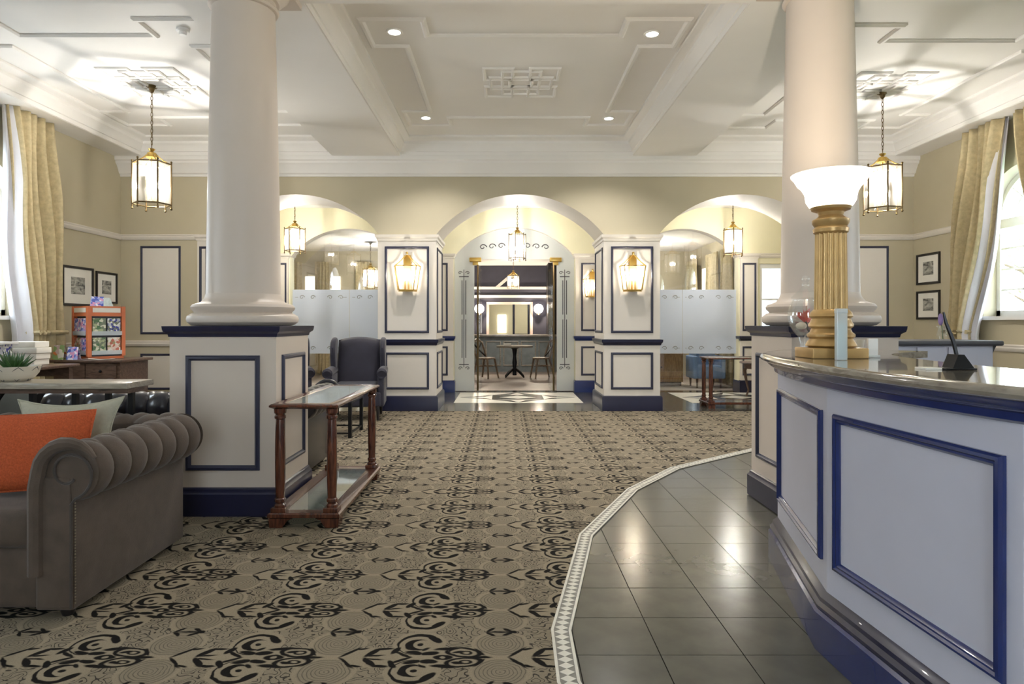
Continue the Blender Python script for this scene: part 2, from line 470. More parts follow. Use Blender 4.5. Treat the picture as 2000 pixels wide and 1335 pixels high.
def tag(o, label=None, cat=None, group=None, kind=None):
    if label: o['label'] = label
    if cat: o['category'] = cat
    if group: o['group'] = group
    if kind: o['kind'] = kind
    return o
def thing(name, label, cat, loc=(0, 0, 0), group=None):
    o = bpy.data.objects.new(name, None); o.location = loc; o.empty_display_size = 0.1
    COL.objects.link(o); return tag(o, label, cat, group)
def struct(name, loc=(0, 0, 0)):
    o = bpy.data.objects.new(name, None); o.location = loc; o.empty_display_size = 0.1
    COL.objects.link(o); o['kind'] = 'structure'; return o
def copy_tree(o, parent=None):
    c = o.copy(); COL.objects.link(c); c.parent = parent
    for ch in list(o.children): copy_tree(ch, c)
    return c
def plight(name, parent, loc, power, col=(1, 0.86, 0.66), r=0.03):
    l = bpy.data.lights.new(name, 'POINT'); l.energy = power; l.color = col; l.shadow_soft_size = r
    o = bpy.data.objects.new(name, l); o.parent = parent; o.location = Vector(loc) - worldloc(parent); COL.objects.link(o); return o

def rect(plane, u0, u1, v0, v1, w):
    """rectangle path in a vertical plane; plane 'y' -> XZ at y=w, 'x' -> YZ at x=w"""
    if plane == 'y': return [(u0, w, v0), (u1, w, v0), (u1, w, v1), (u0, w, v1)]
    return [(w, u0, v0), (w, u1, v0), (w, u1, v1), (w, u0, v1)]
PANEL = [(0.0, 0.0), (0.0, 0.008), (0.008, 0.016), (0.020, 0.018), (0.030, 0.008), (0.034, 0.0)]
def panel_frame(parent, plane, u0, u1, v0, v1, w, nrm, m='trimdark', scale=1.0):
    pth = rect(plane, u0, u1, v0, v1, w)
    n = Vector(nrm)
    # side direction inwards
    a, b_, c = Vector(pth[0]), Vector(pth[1]), Vector(pth[2])
    if n.cross(b_ - a).dot(c - b_) < 0: pth = pth[::-1]
    return MB().sweep([(x * scale, y * scale) for x, y in PANEL], pth, n).build('panel_moulding', m, parent)

# ================================================================== FLOOR
floor = struct('floor')
MB().box(XL - 0.3, XR + 0.3, YN - 0.3, 9.36, -0.10, -0.012).build('subfloor', 'grout', floor)
MB().box(XL - 0.3, XR + 0.3, 9.36, 12.3, -0.10, 0.0).build('hall_floor', 'slate_far', floor)
MB().box(-5.6, 5.9, 12.3, 23, -0.10, 0.0).build('dining_floor', 'flooroak', floor)
edge = [(1.05, 0.30), (0.55, 1.05), (0.29, 1.72), (0.183, 2.276), (0.190, 2.67), (0.443, 3.88), (0.928, 4.95), (1.445, 5.69), (2.485, 6.56), (3.6, 7.0), (XR, 7.2)]
# tiles around the reception counter
tile_me = MB().box(-0.1555, 0.1555, -0.1555, 0.1555, -0.012, 0.0).mesh('floor_tile', 'slate', Vector((0, 0, 0)))
def edge_y(x):
    ys = [(x0, y0, x1, y1) for (x0, y0), (x1, y1) in zip(edge[3:], edge[4:]) if x0 <= x <= x1]
    if not ys: return None
    x0, y0, x1, y1 = ys[0]
    return y0 + (y1 - y0) * (x - x0) / (x1 - x0)
for i in range(-2, 18):
    for j in range(-8, 15):
        x = 0.59 + 0.315 * i + 0.1575; y = 2.474 + 0.315 * j + 0.1575
        if y < 0.2: continue
        ye = edge_y(min(x + 0.16, XR - 0.01))
        if ye is None or y - 0.16 > ye: continue
        if x > 2.75 and y < 3.0 or x > 3.6: continue
        o = bpy.data.objects.new('floor_tile', tile_me); o.location = (x, y, 0); o.parent = floor; COL.objects.link(o)
MB().box(2.45, XR, YN, 7.2, -0.012, -0.001).build('tile_field', 'slate_far', floor)
# mosaic border: grey bed, two white lines, white diamonds
border = MB().sweep([(0.0, 0.0), (0.0, 0.006), (-0.082, 0.006), (-0.082, 0.0)], [(x, y, 0) for x, y in edge], (0, 0, 1), False).build('mosaic_border', 'mosaic_grey', floor)
for s0 in (0.0, -0.071):
    MB().sweep([(s0, 0.006), (s0, 0.0078), (s0 - 0.011, 0.0078), (s0 - 0.011, 0.006)], [(x, y, 0) for x, y in edge], (0, 0, 1), False).build('white_line', 'mosaic_white', border)
dm = MB().prism([(0.0, -0.022), (0.028, 0.0), (0.0, 0.022), (-0.028, 0.0)], 0.006, 0.0076).mesh('diamond_tile', 'mosaic_white', Vector((0, 0, 0)))
for (x0, y0), (x1, y1) in zip(edge[1:-2], edge[2:-1]):
    Ls = math.hypot(x1 - x0, y1 - y0); n = max(1, round(Ls / 0.046)); ang = math.atan2(y1 - y0, x1 - x0)
    for k in range(n):
        t = (k + 0.5) / n
        px = x0 + (x1 - x0) * t + 0.041 * math.sin(ang); py = y0 + (y1 - y0) * t - 0.041 * math.cos(ang)
        o = bpy.data.objects.new('diamond_tile', dm); o.location = (px, py, 0); o.rotation_euler = (0, 0, ang - PI / 2); o.parent = border; COL.objects.link(o)
# carpet
cp = [(XL, YN)] + [(1.05, YN)] + edge + [(XR, 9.36), (XL, 9.36)]
carpet = MB().prism(cp, -0.010, 0.006).build('carpet', 'carpet', smooth=False)
tag(carpet, 'patterned beige and black fitted carpet with scroll motifs across the lobby', 'carpet')
# white marble inlays in the hall floor
def inlay(x0, x1, y0, y1):
    r = MB().box(x0, x1, y0, y1, 0.0, 0.003).build('marble_inlay', 'mosaic_white', floor)
    cx, cy, hx, hy = (x0 + x1) / 2, (y0 + y1) / 2, (x1 - x0) / 2, (y1 - y0) / 2
    D = lambda pts: MB().prism([(cx + a * hx, cy + b * hy) for a, b in pts], 0.003, 0.0045).build('slate_inlay', 'slate_far', r)
    D([(-0.42, -0.42), (0.42, -0.42), (0.42, 0.42), (-0.42, 0.42)])
    for sx, sy in ((1, 1), (1, -1), (-1, 1), (-1, -1)):
        D([(0.42 * sx, 0.42 * sy), (0.95 * sx, 0.0), (0.55 * sx, 0.12 * sy)])
        D([(0.42 * sx, 0.42 * sy), (0.0, 0.95 * sy), (0.12 * sx, 0.55 * sy)])
    MB().prism([(cx - 0.3 * hx, cy), (cx, cy - 0.3 * hy), (cx + 0.3 * hx, cy), (cx, cy + 0.3 * hy)], 0.0045, 0.006).build('marble_diamond', 'mosaic_white', r)
inlay(-0.80, 1.25, 10.35, 11.9)
inlay(2.97, 4.95, 10.35, 11.9)
inlay(-4.6, -2.6, 10.35, 11.9)

# ================================================================== CEILING
ceil = struct('ceiling')
MB().box(XL - 0.3, XR + 0.3, YN - 0.3, 9.6, ZC, ZC + 0.15).build('ceiling_slab', 'ceiling', ceil)
BX = [(XL - 0.02, -5.16), (-2.43, -1.49), (1.83, 2.71), (5.55, XR + 0.02)]
for x0, x1 in BX:
    MB().box(x0, x1, YN, 9.46, ZB, ZC).build('beam', 'ceiling', ceil)
for y0, y1 in ((YN, -0.5), (4.0, 4.87), (9.29, 9.46)):
    for (p0, p1), (q0, q1) in zip(BX[:-1], BX[1:]):
        MB().box(p1, q0, y0, y1, ZB, ZC).build('beam', 'ceiling', ceil)
CROWN = [(0.0, 0.004), (0.012, 0.004), (0.016, 0.05), (0.030, 0.055), (0.042, 0.10), (0.075, 0.14), (0.085, 0.15), (0.09, 0.185), (0.115, 0.2), (0.15, 0.212), (0.165, 0.225), (0.165, 0.25), (0.0, 0.25)]
for (p0, p1), (q0, q1) in zip(BX[:-1], BX[1:]):
    for y0, y1 in ((4.87, 9.29), (-0.5, 4.0)):
        MB().sweep(CROWN, [(p1, y0, ZB), (q0, y0, ZB), (q0, y1, ZB), (p1, y1, ZB)], (0, 0, 1)).build('crown_moulding', 'ceiling', ceil)
BORD = [(-0.028, 0.0), (-0.028, 0.012), (-0.012, 0.026), (0.012, 0.026), (0.028, 0.012), (0.028, 0.0)]
def eared(cx, cy, ox, lx, ix, oy, ly, iy):
    """outer half sizes ox, oy; long side lines at lx / ly; ears reach in to ix / iy"""
    q = [(ix, ly), (ix, oy), (ox, oy), (ox, iy), (lx, iy)]
    pts = [(a, b) for a, b in q] + [(a, -b) for a, b in q[::-1]] + [(-a, -b) for a, b in q] + [(-a, b) for a, b in q[::-1]]
    return [(cx + a, cy + b, ZC) for a, b in pts]
def frame_c(cx, cy, hx, hy): return [(cx - hx, cy - hy, ZC), (cx + hx, cy - hy, ZC), (cx + hx, cy + hy, ZC), (cx - hx, cy + hy, ZC)]
for cx, cy, ox, lx, ix in ((0.18, 7.15, 1.42, 1.10, 0.885), (-3.80, 7.15, 1.17, 0.86, 0.62), (4.13, 7.27, 1.17, 0.86, 0.62)):
    MB().sweep(BORD, eared(cx, cy, ox, lx, ix, 1.50, 1.18, 0.95), (0, 0, -1)).build('panel_moulding', 'ceiling', ceil)
    ros = bpy.data.objects.new('rosette', None); ros.parent = ceil; COL.objects.link(ros); ros.location = (cx, cy, ZC)
    thin = [(a * 0.62, b * 0.8) for a, b in BORD]
    for sx in (-1, 1):
        for sy in (-1, 1):
            MB().sweep(thin, frame_c(cx + sx * 0.24, cy + sy * 0.26, 0.15, 0.16), (0, 0, -1)).build('rosette_square', 'ceiling', ros)
    MB().sweep(thin, frame_c(cx, cy, 0.20, 0.33), (0, 0, -1)).build('rosette_bar', 'ceiling', ros)
    MB().sweep(thin, frame_c(cx, cy, 0.33, 0.17), (0, 0, -1)).build('rosette_bar', 'ceiling', ros)
    MB().sweep(thin, frame_c(cx, cy, 0.12, 0.10), (0, 0, -1)).build('rosette_bar', 'ceiling', ros)

# downlights
for i, (x, y) in enumerate([(-0.99, 5.9), (1.34, 5.94), (-1.0, 8.36), (1.335, 8.38)]):
    t = thing('downlight', 'small round recessed ceiling light in a corner square of the ceiling panel', 'ceiling light', (x, y, ZC), 'recessed lights in the ceiling panel corners')
    MB().lathe([(0.055, ZC - 0.001), (0.055, ZC - 0.010), (0.072, ZC - 0.010), (0.076, ZC - 0.001)], x, y, 24).build('trim_ring', 'whitepaint', t)
    MB().lathe([(1e-5, ZC - 0.012), (0.04, ZC - 0.010), (0.055, ZC - 0.003)], x, y, 20).build('lens', 'downlens', t)
    l = bpy.data.lights.new('spot', 'SPOT'); l.energy = DOWN_W; l.color = (1, 0.96, 0.91); l.spot_size = 2.2; l.spot_blend = 0.6; l.shadow_soft_size = 0.04
    o = bpy.data.objects.new('spot', l); o.parent = t; o.location = (0, 0, -0.03); COL.objects.link(o)
# smoke detectors
for x, y, lb in ((-2.87, 5.85, 'white round smoke detector on the ceiling above the brown sofa column'), (3.17, 6.04, 'white round smoke detector on the ceiling behind the reception column')):
    t = thing('smoke_detector', lb, 'smoke detector', (x, y, ZC))
    MB().lathe([(0.055, ZC - 0.0005), (0.058, ZC - 0.02), (0.05, ZC - 0.028)], x, y, 24).build('base', 'whitepaint', t)
    MB().lathe([(0.03, ZC - 0.028), (0.034, ZC - 0.045), (0.028, ZC - 0.055), (1e-5, ZC - 0.057)], x, y, 24).build('sensor_head', 'whitepaint', t)

# ================================================================== WALLS
def arch_z(u, c, hw, spr, rise):
    R = (hw * hw + rise * rise) / (2 * rise)
    return spr + rise - R + math.sqrt(max(0, R * R - (u - c) ** 2))
def arched_wall(name, axis, w0, w1, u0, u1, ztop, arches, m, soffit, sill=None, seg=28, parent=None, zbase=0.0):
    """wall along u, thickness w0..w1 with arched openings [(c, hw, spring, rise)]"""
    P = (lambda u, w, z: (u, w, z)) if axis == 'x' else (lambda u, w, z: (w, u, z))
    root = parent or struct(name)
    body, sof = MB(), MB()
    def quad(b_, *pts): b_.add(pts, [(0, 1, 2, 3)])
    cur = u0
    def solid(a, b_):
        if b_ - a < 1e-4: return
        if axis == 'x': body.box(a, b_, w0, w1, zbase, ztop)
        else: body.box(w0, w1, a, b_, zbase, ztop)
    for c, hw, spr, rise in sorted(arches):
        solid(cur, c - hw)
        us = [c - hw + 2 * hw * i / seg for i in range(seg + 1)]
        for a, b_ in zip(us[:-1], us[1:]):
            za, zb = arch_z(a, c, hw, spr, rise), arch_z(b_, c, hw, spr, rise)
            for w in (w0, w1): quad(body, P(a, w, za), P(b_, w, zb), P(b_, w, ztop), P(a, w, ztop))
            quad(sof, P(a, w0, za), P(b_, w0, zb), P(b_, w1, zb), P(a, w1, za))
        if sill:
            if axis == 'x': body.box(c - hw, c + hw, w0, w1, zbase, sill)
            else: body.box(w0, w1, c - hw, c + hw, zbase, sill)
        cur = c + hw
    solid(cur, u1)
    body.build('wall_face', m, root, smooth=False)
    if arches: sof.build('arch_soffit', soffit, root)
    return root

RAIL = [(0.0, 0.0), (0.0, 0.018), (0.015, 0.03), (0.04, 0.034), (0.055, 0.024), (0.07, 0.03), (0.085, 0.012), (0.085, 0.0)]
COVE = [(0.0, 0.0), (0.0, 0.018), (0.03, 0.024), (0.045, 0.05), (0.09, 0.07), (0.15, 0.105), (0.17, 0.13), (0.2, 0.135), (0.21, 0.155), (0.262, 0.158), (0.262, 0.0)]
# ---- back wall
AR = [(0.225, 1.215, 2.53, 0.585), (-3.015, 1.215, 2.53, 0.585), (3.435, 1.215, 2.53, 0.585)]
wb = arched_wall('wall_back', 'x', YB, 10.3, XL - 0.25, XR + 0.25, ZB + 0.02, AR, 'beige', 'cream')
MB().sweep([(a, b) for a, b in COVE], [(XL, YB, 3.368), (XR, YB, 3.368)], (0, -1, 0), False).build('cornice', 'ceiling', wb)
# side is nrm x dir = (0,-1,0) x (-1,0,0) -> (0,0,-1)*... handled by direction choice below
def pier(parent, x0, x1, y0=9.39, y1=10.36, front=True, sides=(True, True), zt=2.44, rail=True, navy='navy', trim='trimdark'):
    p = MB().box(x0, x1, y0, y1, 0.0, zt).build('pier', 'cream', parent)
    loop = [(x0, y0, zt), (x1, y0, zt), (x1, y1, zt), (x0, y1, zt)]
    capp = [(0.0, 0.0), (-0.012, 0.0), (-0.016, 0.03), (-0.035, 0.05), (-0.04, 0.085), (0.0, 0.09)]
    MB().sweep(capp, loop, (0, 0, 1)).box(x0, x1, y0, y1, zt, zt + 0.089).build('pier_cap', 'cream', p)
    if rail:
        r = [(0.0, 0.94), (-0.012, 0.945), (-0.018, 0.97), (-0.034, 0.985), (-0.038, 1.025), (0.0, 1.03)]
        MB().sweep(r, [(a, b, 0) for a, b, _ in loop], (0, 0, 1)).build('dado_rail', navy, p)
    MB().sweep([(0.0, 0.0), (-0.03, 0.0), (-0.03, 0.19), (-0.018, 0.215), (0.0, 0.22)], [(a, b, 0.001) for a, b, _ in loop], (0, 0, 1)).build('baseboard', navy, p)
    if front:
        mg = 0.10 if x1 - x0 > 0.5 else 0.03
        for v0, v1 in ((1.118, 2.358), (0.31, 0.84)):
            panel_frame(p, 'y', x0 + mg, x1 - mg, v0, v1, y0, (0, -1, 0), trim)
    for sd, xx, nx in ((sides[0], x0, -1), (sides[1], x1, 1)):
        if sd:
            for v0, v1 in ((1.118, 2.358), (0.31, 0.84)):
                panel_frame(p, 'x', y0 + 0.12, y1 - 0.12, v0, v1, xx, (nx, 0, 0), trim)
    return p
pier(wb, -1.812, -0.978)
pier(wb, 1.428, 2.232)
pier(wb, -4.40, -4.218, sides=(False, True))
pier(wb, 4.638, 4.82, sides=(True, False))
for x0, x1 in ((-5.245, -4.665), (4.97, 5.54)):
    for v0, v1 in ((1.10, 2.37), (0.30, 0.82)):
        MB().box(x0 + 0.03, x1 - 0.03, YB - 0.004, YB, v0 + 0.03, v1 - 0.03).build('panel_field', 'cream', wb)
        panel_frame(wb, 'y', x0, x1, v0, v1, YB, (0, -1, 0))
for x0, x1 in ((XL, -4.40), (4.82, XR)):
    for z in (2.455, 0.925):
        MB().sweep(RAIL, [(x0, YB, z), (x1, YB, z)], (0, -1, 0), False).build('picture_rail' if z > 2 else 'dado_rail', 'cream', wb)
    MB().box(x0, x1, YB - 0.03, YB, 0.001, 0.22).build('baseboard', 'navy', wb)
# ---- side walls with arched windows
wl = arched_wall('wall_left', 'y', XL - 0.25, XL, YN, YB, ZB + 0.02, [(c, WIN_HW, WIN_SPR, WIN_RISE) for c in WIN_L], 'beige', 'cream', WIN_SILL)
wr = arched_wall('wall_right', 'y', XR, XR + 0.25, YN, YB, ZB + 0.02, [(c, WIN_HW, WIN_SPR, WIN_RISE) for c in WIN_R], 'beige', 'cream', WIN_SILL)
def gaps(cs):
    out, cur = [], YN
    for c in sorted(cs):
        out.append((cur, c - WIN_HW - 0.08)); cur = c + WIN_HW + 0.08
    return out + [(cur, YB)]
for wall, xw, nx, cs in ((wl, XL, 1, WIN_L), (wr, XR, -1, WIN_R)):
    for a, b_ in gaps(cs):
        pth = [(xw, a, 2.455), (xw, b_, 2.455)]
        if nx < 0: pth = pth
        prof = RAIL if nx > 0 else [(-s, o) for s, o in RAIL]
        q = MB().sweep(prof, pth, (nx, 0, 0), False); q.build('picture_rail', 'cream', wall)
    MB().sweep(RAIL if nx > 0 else [(-s, o) for s, o in RAIL], [(xw, YN, 0.925), (xw, YB, 0.925)], (nx, 0, 0), False).build('dado_rail', 'cream', wall)
    MB().box(min(xw, xw + nx * 0.03), max(xw, xw + nx * 0.03), YN, YB, 0.001, 0.22).build('baseboard', 'navy', wall)
# windows
def window(idx, xw, nx, c):
    """nx points into the room"""
    t = struct('window_%d' % idx, (xw, c, WIN_SILL))
    xo = xw - nx * 0.16
    x0, x1 = min(xo, xo - nx * 0.05), max(xo, xo - nx * 0.05)
    hw = WIN_HW
    fr = MB()
    fr.box(x0, x1, c - hw, c - hw + 0.06, WIN_SILL, WIN_SPR); fr.box(x0, x1, c + hw - 0.06, c + hw, WIN_SILL, WIN_SPR)
    fr.box(x0, x1, c - hw, c + hw, WIN_SILL, WIN_SILL + 0.07); fr.box(x0, x1, c - hw, c + hw, WIN_SPR - 0.06, WIN_SPR + 0.05)
    n = 20
    for i in range(n):
        a0, a1 = c - hw + 2 * hw * i / n, c - hw + 2 * hw * (i + 1) / n
        z0, z1 = arch_z(a0, c, hw, WIN_SPR, WIN_RISE), arch_z(a1, c, hw, WIN_SPR, WIN_RISE)
        i0, i1 = c + (a0 - c) * 0.90, c + (a1 - c) * 0.90
        j0, j1 = WIN_SPR + (z0 - WIN_SPR) * 0.90, WIN_SPR + (z1 - WIN_SPR) * 0.90
        fr.extr([(x0, a0, z0), (x0, a1, z1), (x0, i1, j1), (x0, i0, j0)], (x1 - x0, 0, 0))
    fr.build('window_frame', 'whitepaint', t, smooth=False)
    xm = (x0 + x1) / 2
    for k in (1, 2, 3):
        z = WIN_SILL + 0.07 + (WIN_SPR - WIN_SILL - 0.13) * k / 4
        MB().box(xm - 0.012, xm + 0.012, c - hw + 0.06, c + hw - 0.06, z - 0.012, z + 0.012).build('glazing_bar', 'whitepaint', t)
    for y in (c - 0.2, c + 0.2):
        MB().box(xm - 0.012, xm + 0.012, y - 0.012, y + 0.012, WIN_SILL + 0.07, WIN_SPR - 0.06).build('glazing_bar', 'whitepaint', t)
    arc = [(xm, c + 0.34 * math.cos(PI * i / 12), WIN_SPR + 0.05 + 0.32 * math.sin(PI * i / 12)) for i in range(13)]
    MB().tube(arc, 0.012, 6).build('fan_arc', 'whitepaint', t)
    for a in (45, 90, 135):
        ca, sa = math.cos(math.radians(a)), math.sin(math.radians(a))
        MB().tube([(xm, c + 0.34 * ca, WIN_SPR + 0.05 + 0.32 * sa), (xm, c + 0.56 * ca, WIN_SPR + 0.03 + 0.56 * sa * 0.98)], 0.012, 6).build('fan_bar', 'whitepaint', t)
    g = MB().box(xm - 0.003, xm + 0.003, c - hw + 0.05, c + hw - 0.05, WIN_SILL + 0.06, WIN_SPR)
    m_ = 16
    top = [(xm - 0.003, c - hw * 0.95 + 1.9 * hw * i / m_, arch_z(c - hw * 0.95 + 1.9 * hw * i / m_, c, hw, WIN_SPR, WIN_RISE) - 0.02) for i in range(m_ + 1)]
    g.extr([(xm - 0.003, c + hw * 0.95, WIN_SPR + 0.001)] + [(xm - 0.003, c - hw * 0.95, WIN_SPR + 0.001)] + top, (0.006, 0, 0))
    g.build('window_pane', 'glass', t, smooth=False)
    s0, s1 = min(xw - nx * 0.16, xw + nx * 0.06), max(xw - nx * 0.16, xw + nx * 0.06)
    MB().box(s0, s1, c - hw - 0.05, c + hw + 0.05, WIN_SILL - 0.045, WIN_SILL).build('window_sill', 'whitepaint', t)
k = 1
for c in WIN_L: window(k, XL, 1, c); k += 1
for c in WIN_R: window(k, XR, -1, c); k += 1
# ---- unseen wall behind the camera, glazed opening added to let daylight in
we = struct('wall_front')
cur = XL - 0.25
m_ = MB()
for a, b_ in FILL_WIN:
    m_.box(cur, a, YN - 0.2, YN, 0, ZB + 0.02); m_.box(a, b_, YN - 0.2, YN, 3.0, ZB + 0.02); m_.box(a, b_, YN - 0.2, YN, 0, 0.5); cur = b_
m_.box(cur, XR + 0.25, YN - 0.2, YN, 0, ZB + 0.02)
m_.build('wall_face', 'beige', we, smooth=False)
for a, b_ in FILL_WIN:
    MB().box(a, b_, YN - 0.11, YN - 0.10, 0.5, 3.0).build('window_pane', 'glass', we)
    f_ = MB()
    for q in range(5):
        x = a + (b_ - a) * q / 4; f_.box(x - 0.02, x + 0.02, YN - 0.13, YN - 0.09, 0.5, 3.0)
    for z in (0.52, 1.4, 2.3, 2.98): f_.box(a, b_, YN - 0.13, YN - 0.09, z - 0.02, z + 0.02)
    f_.build('window_frame', 'whitepaint', we, smooth=False)

# ================================================================== HALL BEHIND THE ARCHES
YH = 12.0
A2 = [(0.184, 1.11, 2.47, 0.55), (-2.86, 1.06, 2.47, 0.52), (3.29, 1.0, 2.47, 0.52)]
wh = arched_wall('wall_hall', 'x', YH, YH + 0.22, -5.6, 4.68, 3.4, A2, 'vest', 'cream')
MB().box(4.68, 5.16, YH, YH + 0.22, 2.35, 3.4).box(5.16, XR, YH, YH + 0.22, 0, 3.4).build('wall_face', 'vest', wh, smooth=False)
MB().box(XL - 0.2, XR + 0.2, 10.3, YH + 0.3, 3.37, 3.5).build('hall_ceiling', 'ceiling', wh)
MB().box(XL - 0.25, XL, 10.3, YH + 0.3, 0, 3.5).box(XR, XR + 0.25, 10.3, YH + 0.3, 0, 3.5).build('hall_end_wall', 'vest', wh, smooth=False)
MB().sweep(RAIL, [(XL, YH, 2.455), (-3.95, YH, 2.455)], (0, -1, 0), False).sweep(RAIL, [(4.32, YH, 2.455), (XR, YH, 2.455)], (0, -1, 0), False).build('picture_rail', 'cream', wh)
pier(wh, -1.78, -0.93, YH - 0.06, YH + 0.24, sides=(False, False), navy='blue', trim='trimdark')  # brighter blue puts the lit look into rail and baseboard colour
pier(wh, 1.30, 2.27, YH - 0.06, YH + 0.24, sides=(False, False), navy='blue', trim='trimdark')  # same lit blue painted on this rail and baseboard
pier(wh, -4.35, -3.94, YH - 0.06, YH + 0.24, sides=(False, False), navy='navy')
pier(wh, 4.31, 4.62, YH - 0.06, YH + 0.24, sides=(False, False), navy='navy')
# glazed white door in the hall wall
d1 = struct('door_1', (4.92, YH, 0))
f_ = MB().box(4.68, 4.74, YH + 0.05, YH + 0.12, 0, 2.35).box(5.10, 5.16, YH + 0.05, YH + 0.12, 0, 2.35).box(4.74, 5.10, YH + 0.05, YH + 0.12, 2.27, 2.35).box(4.74, 5.10, YH + 0.05, YH + 0.12, 0, 0.7)
for z in (1.2, 1.7): f_.box(4.74, 5.10, YH + 0.07, YH + 0.1, z - 0.015, z + 0.015)
f_.build('door_frame', 'whitepaint', d1, smooth=False)
MB().box(4.74, 5.10, YH + 0.08, YH + 0.086, 0.7, 2.27).build('door_pane', 'frosted', d1)
MB().ball((4.77, YH + 0.03, 1.05), 0.025).build('door_handle', 'brass', d1)

# frosted glass screens in the side arches of the hall wall
def scroll(mb, cx, cz, y, s, flip=1):
    pts = []
    for i in range(22):
        t = i / 21 * 2.2 * PI; r = s * (1 - 0.8 * i / 21)
        pts.append((cx + flip * (r * math.cos(t) - s), y, cz + r * math.sin(t) * 0.8))
    mb.tube(pts, [s * 0.10 * (1 - 0.5 * i / 21) + 0.002 for i in range(22)], 4)
def screen(name, c, hw, rise, label):
    t = thing(name, label, 'glass screen', (c, YH + 0.1, 0))
    y = YH + 0.11
    n = 24; x0, x1 = c - hw + 0.005, c + hw - 0.005
    top = [(x0 + (x1 - x0) * i / n, y, arch_z(x0 + (x1 - x0) * i / n, c, hw, 2.47, rise) - 0.006) for i in range(n + 1)]
    xs = [x0, x0 + (x1 - x0) * 0.5, x1]
    for a, b_ in zip(xs[:-1], xs[1:]):
        tp = [(p[0], p[1], p[2]) for p in top if a + 0.004 < p[0] < b_ - 0.004]
        za = arch_z(a, c, hw, 2.47, rise) - 0.006; zb = arch_z(b_, c, hw, 2.47, rise) - 0.006
        MB().extr([(b_ - 0.002, y, 0.01), (a + 0.002, y, 0.01), (a + 0.002, y, za)] + tp + [(b_ - 0.002, y, zb)], (0, 0.01, 0)).build('glass_pane', 'glass', t, smooth=False)
        f = MB().box(a + 0.003, b_ - 0.003, y - 0.004, y - 0.001, 0.70, 1.88).build('frosted_band', 'frosted', t)
        e = MB()
        for z0 in (1.74, 0.80):
            mx = (a + b_) / 2
            for q in (-0.3, -0.1, 0.12, 0.32):
                scroll(e, mx + q, z0, y - 0.006, 0.05, 1 if q < 0 else -1)
            e.box(a + 0.05, mx - 0.42, y - 0.008, y - 0.005, z0 - 0.004, z0 + 0.004); e.box(mx + 0.40, b_ - 0.05, y - 0.008, y - 0.005, z0 - 0.004, z0 + 0.004)
        e.build('etched_ornament', 'etch', f)['kind'] = 'stuff'
    return t
screen('glass_screen', -2.86, 1.06, 0.52, 'arched glass screen with a frosted band behind the navy wing chair')
screen('glass_screen', 3.29, 1.0, 0.52, 'arched glass screen with a frosted band behind the far console table')
# central doorway: frosted arched surround with brass fittings
d2 = struct('door_2', (0.184, YH + 0.1, 0))
y = YH + 0.10
DX0, DX1, DZ = -0.553, 0.966, 2.44
c, hw, spr, rise = A2[0]
n = 28
fg = MB()
xs = sorted([c - hw + 0.004 + (2 * hw - 0.008) * i / n for i in range(n + 1)] + [DX0, DX1])
for a, b_ in zip(xs[:-1], xs[1:]):
    zb = DZ if (a >= DX0 - 1e-6 and b_ <= DX1 + 1e-6) else 0.01
    za_, zb_ = arch_z(a, c, hw, spr, rise) - 0.005, arch_z(b_, c, hw, spr, rise) - 0.005
    fg.extr([(a, y, zb), (b_, y, zb), (b_, y, zb_), (a, y, za_)], (0, 0.012, 0))
frost = fg.build('frosted_surround', 'frosted_clear', d2, smooth=False)
e = MB()
for q in range(-3, 4):
    if q: scroll(e, c + q * 0.17, 2.70 - abs(q) * 0.012, y - 0.004, 0.07, 1 if q < 0 else -1)
for sx in (-1, 1):
    xx = c + sx * 0.93
    for dx in (-0.035, 0.035):
        e.box(xx + dx - 0.007, xx + dx + 0.007, y - 0.006, y - 0.001, 0.62, 1.33); e.box(xx + dx - 0.007, xx + dx + 0.007, y - 0.006, y - 0.001, 1.42, 2.05)
    e.box(xx - 0.006, xx + 0.006, y - 0.006, y - 0.001, 0.45, 2.25)
    for zz, fl in ((2.12, 1), (0.5, -1)):
        e.box(xx - 0.09, xx + 0.09, y - 0.006, y - 0.001, zz - 0.008, zz + 0.008)
        for dx in (-1, 1): scroll(e, xx + dx * 0.03, zz + fl * 0.07, y - 0.004, 0.04, -dx)
e.build('etched_ornament', 'greydark', frost)['kind'] = 'stuff'
for xx in (DX0 + 0.02, DX1 - 0.02):
    MB().rbox(xx - 0.11, xx + 0.11, y - 0.04, y + 0.04, DZ - 0.05, DZ + 0.03, 0.012).rbox(xx - 0.05, xx + 0.05, y - 0.035, y + 0.035, DZ - 0.11, DZ - 0.05, 0.01).build('brass_hinge', 'brass', d2)
for xx, s_ in ((-0.49, 1), (0.91, -1)):
    MB().tube([(xx, y - 0.02, 0.02), (xx, y - 0.02, DZ - 0.1)], 0.018, 8).build('door_stile', 'oldbrass', d2)
    MB().box(min(xx, xx + s_ * 0.05), max(xx, xx + s_ * 0.05), y, y + 0.75, 0.02, DZ - 0.12).build('glass_leaf', 'glass', d2)

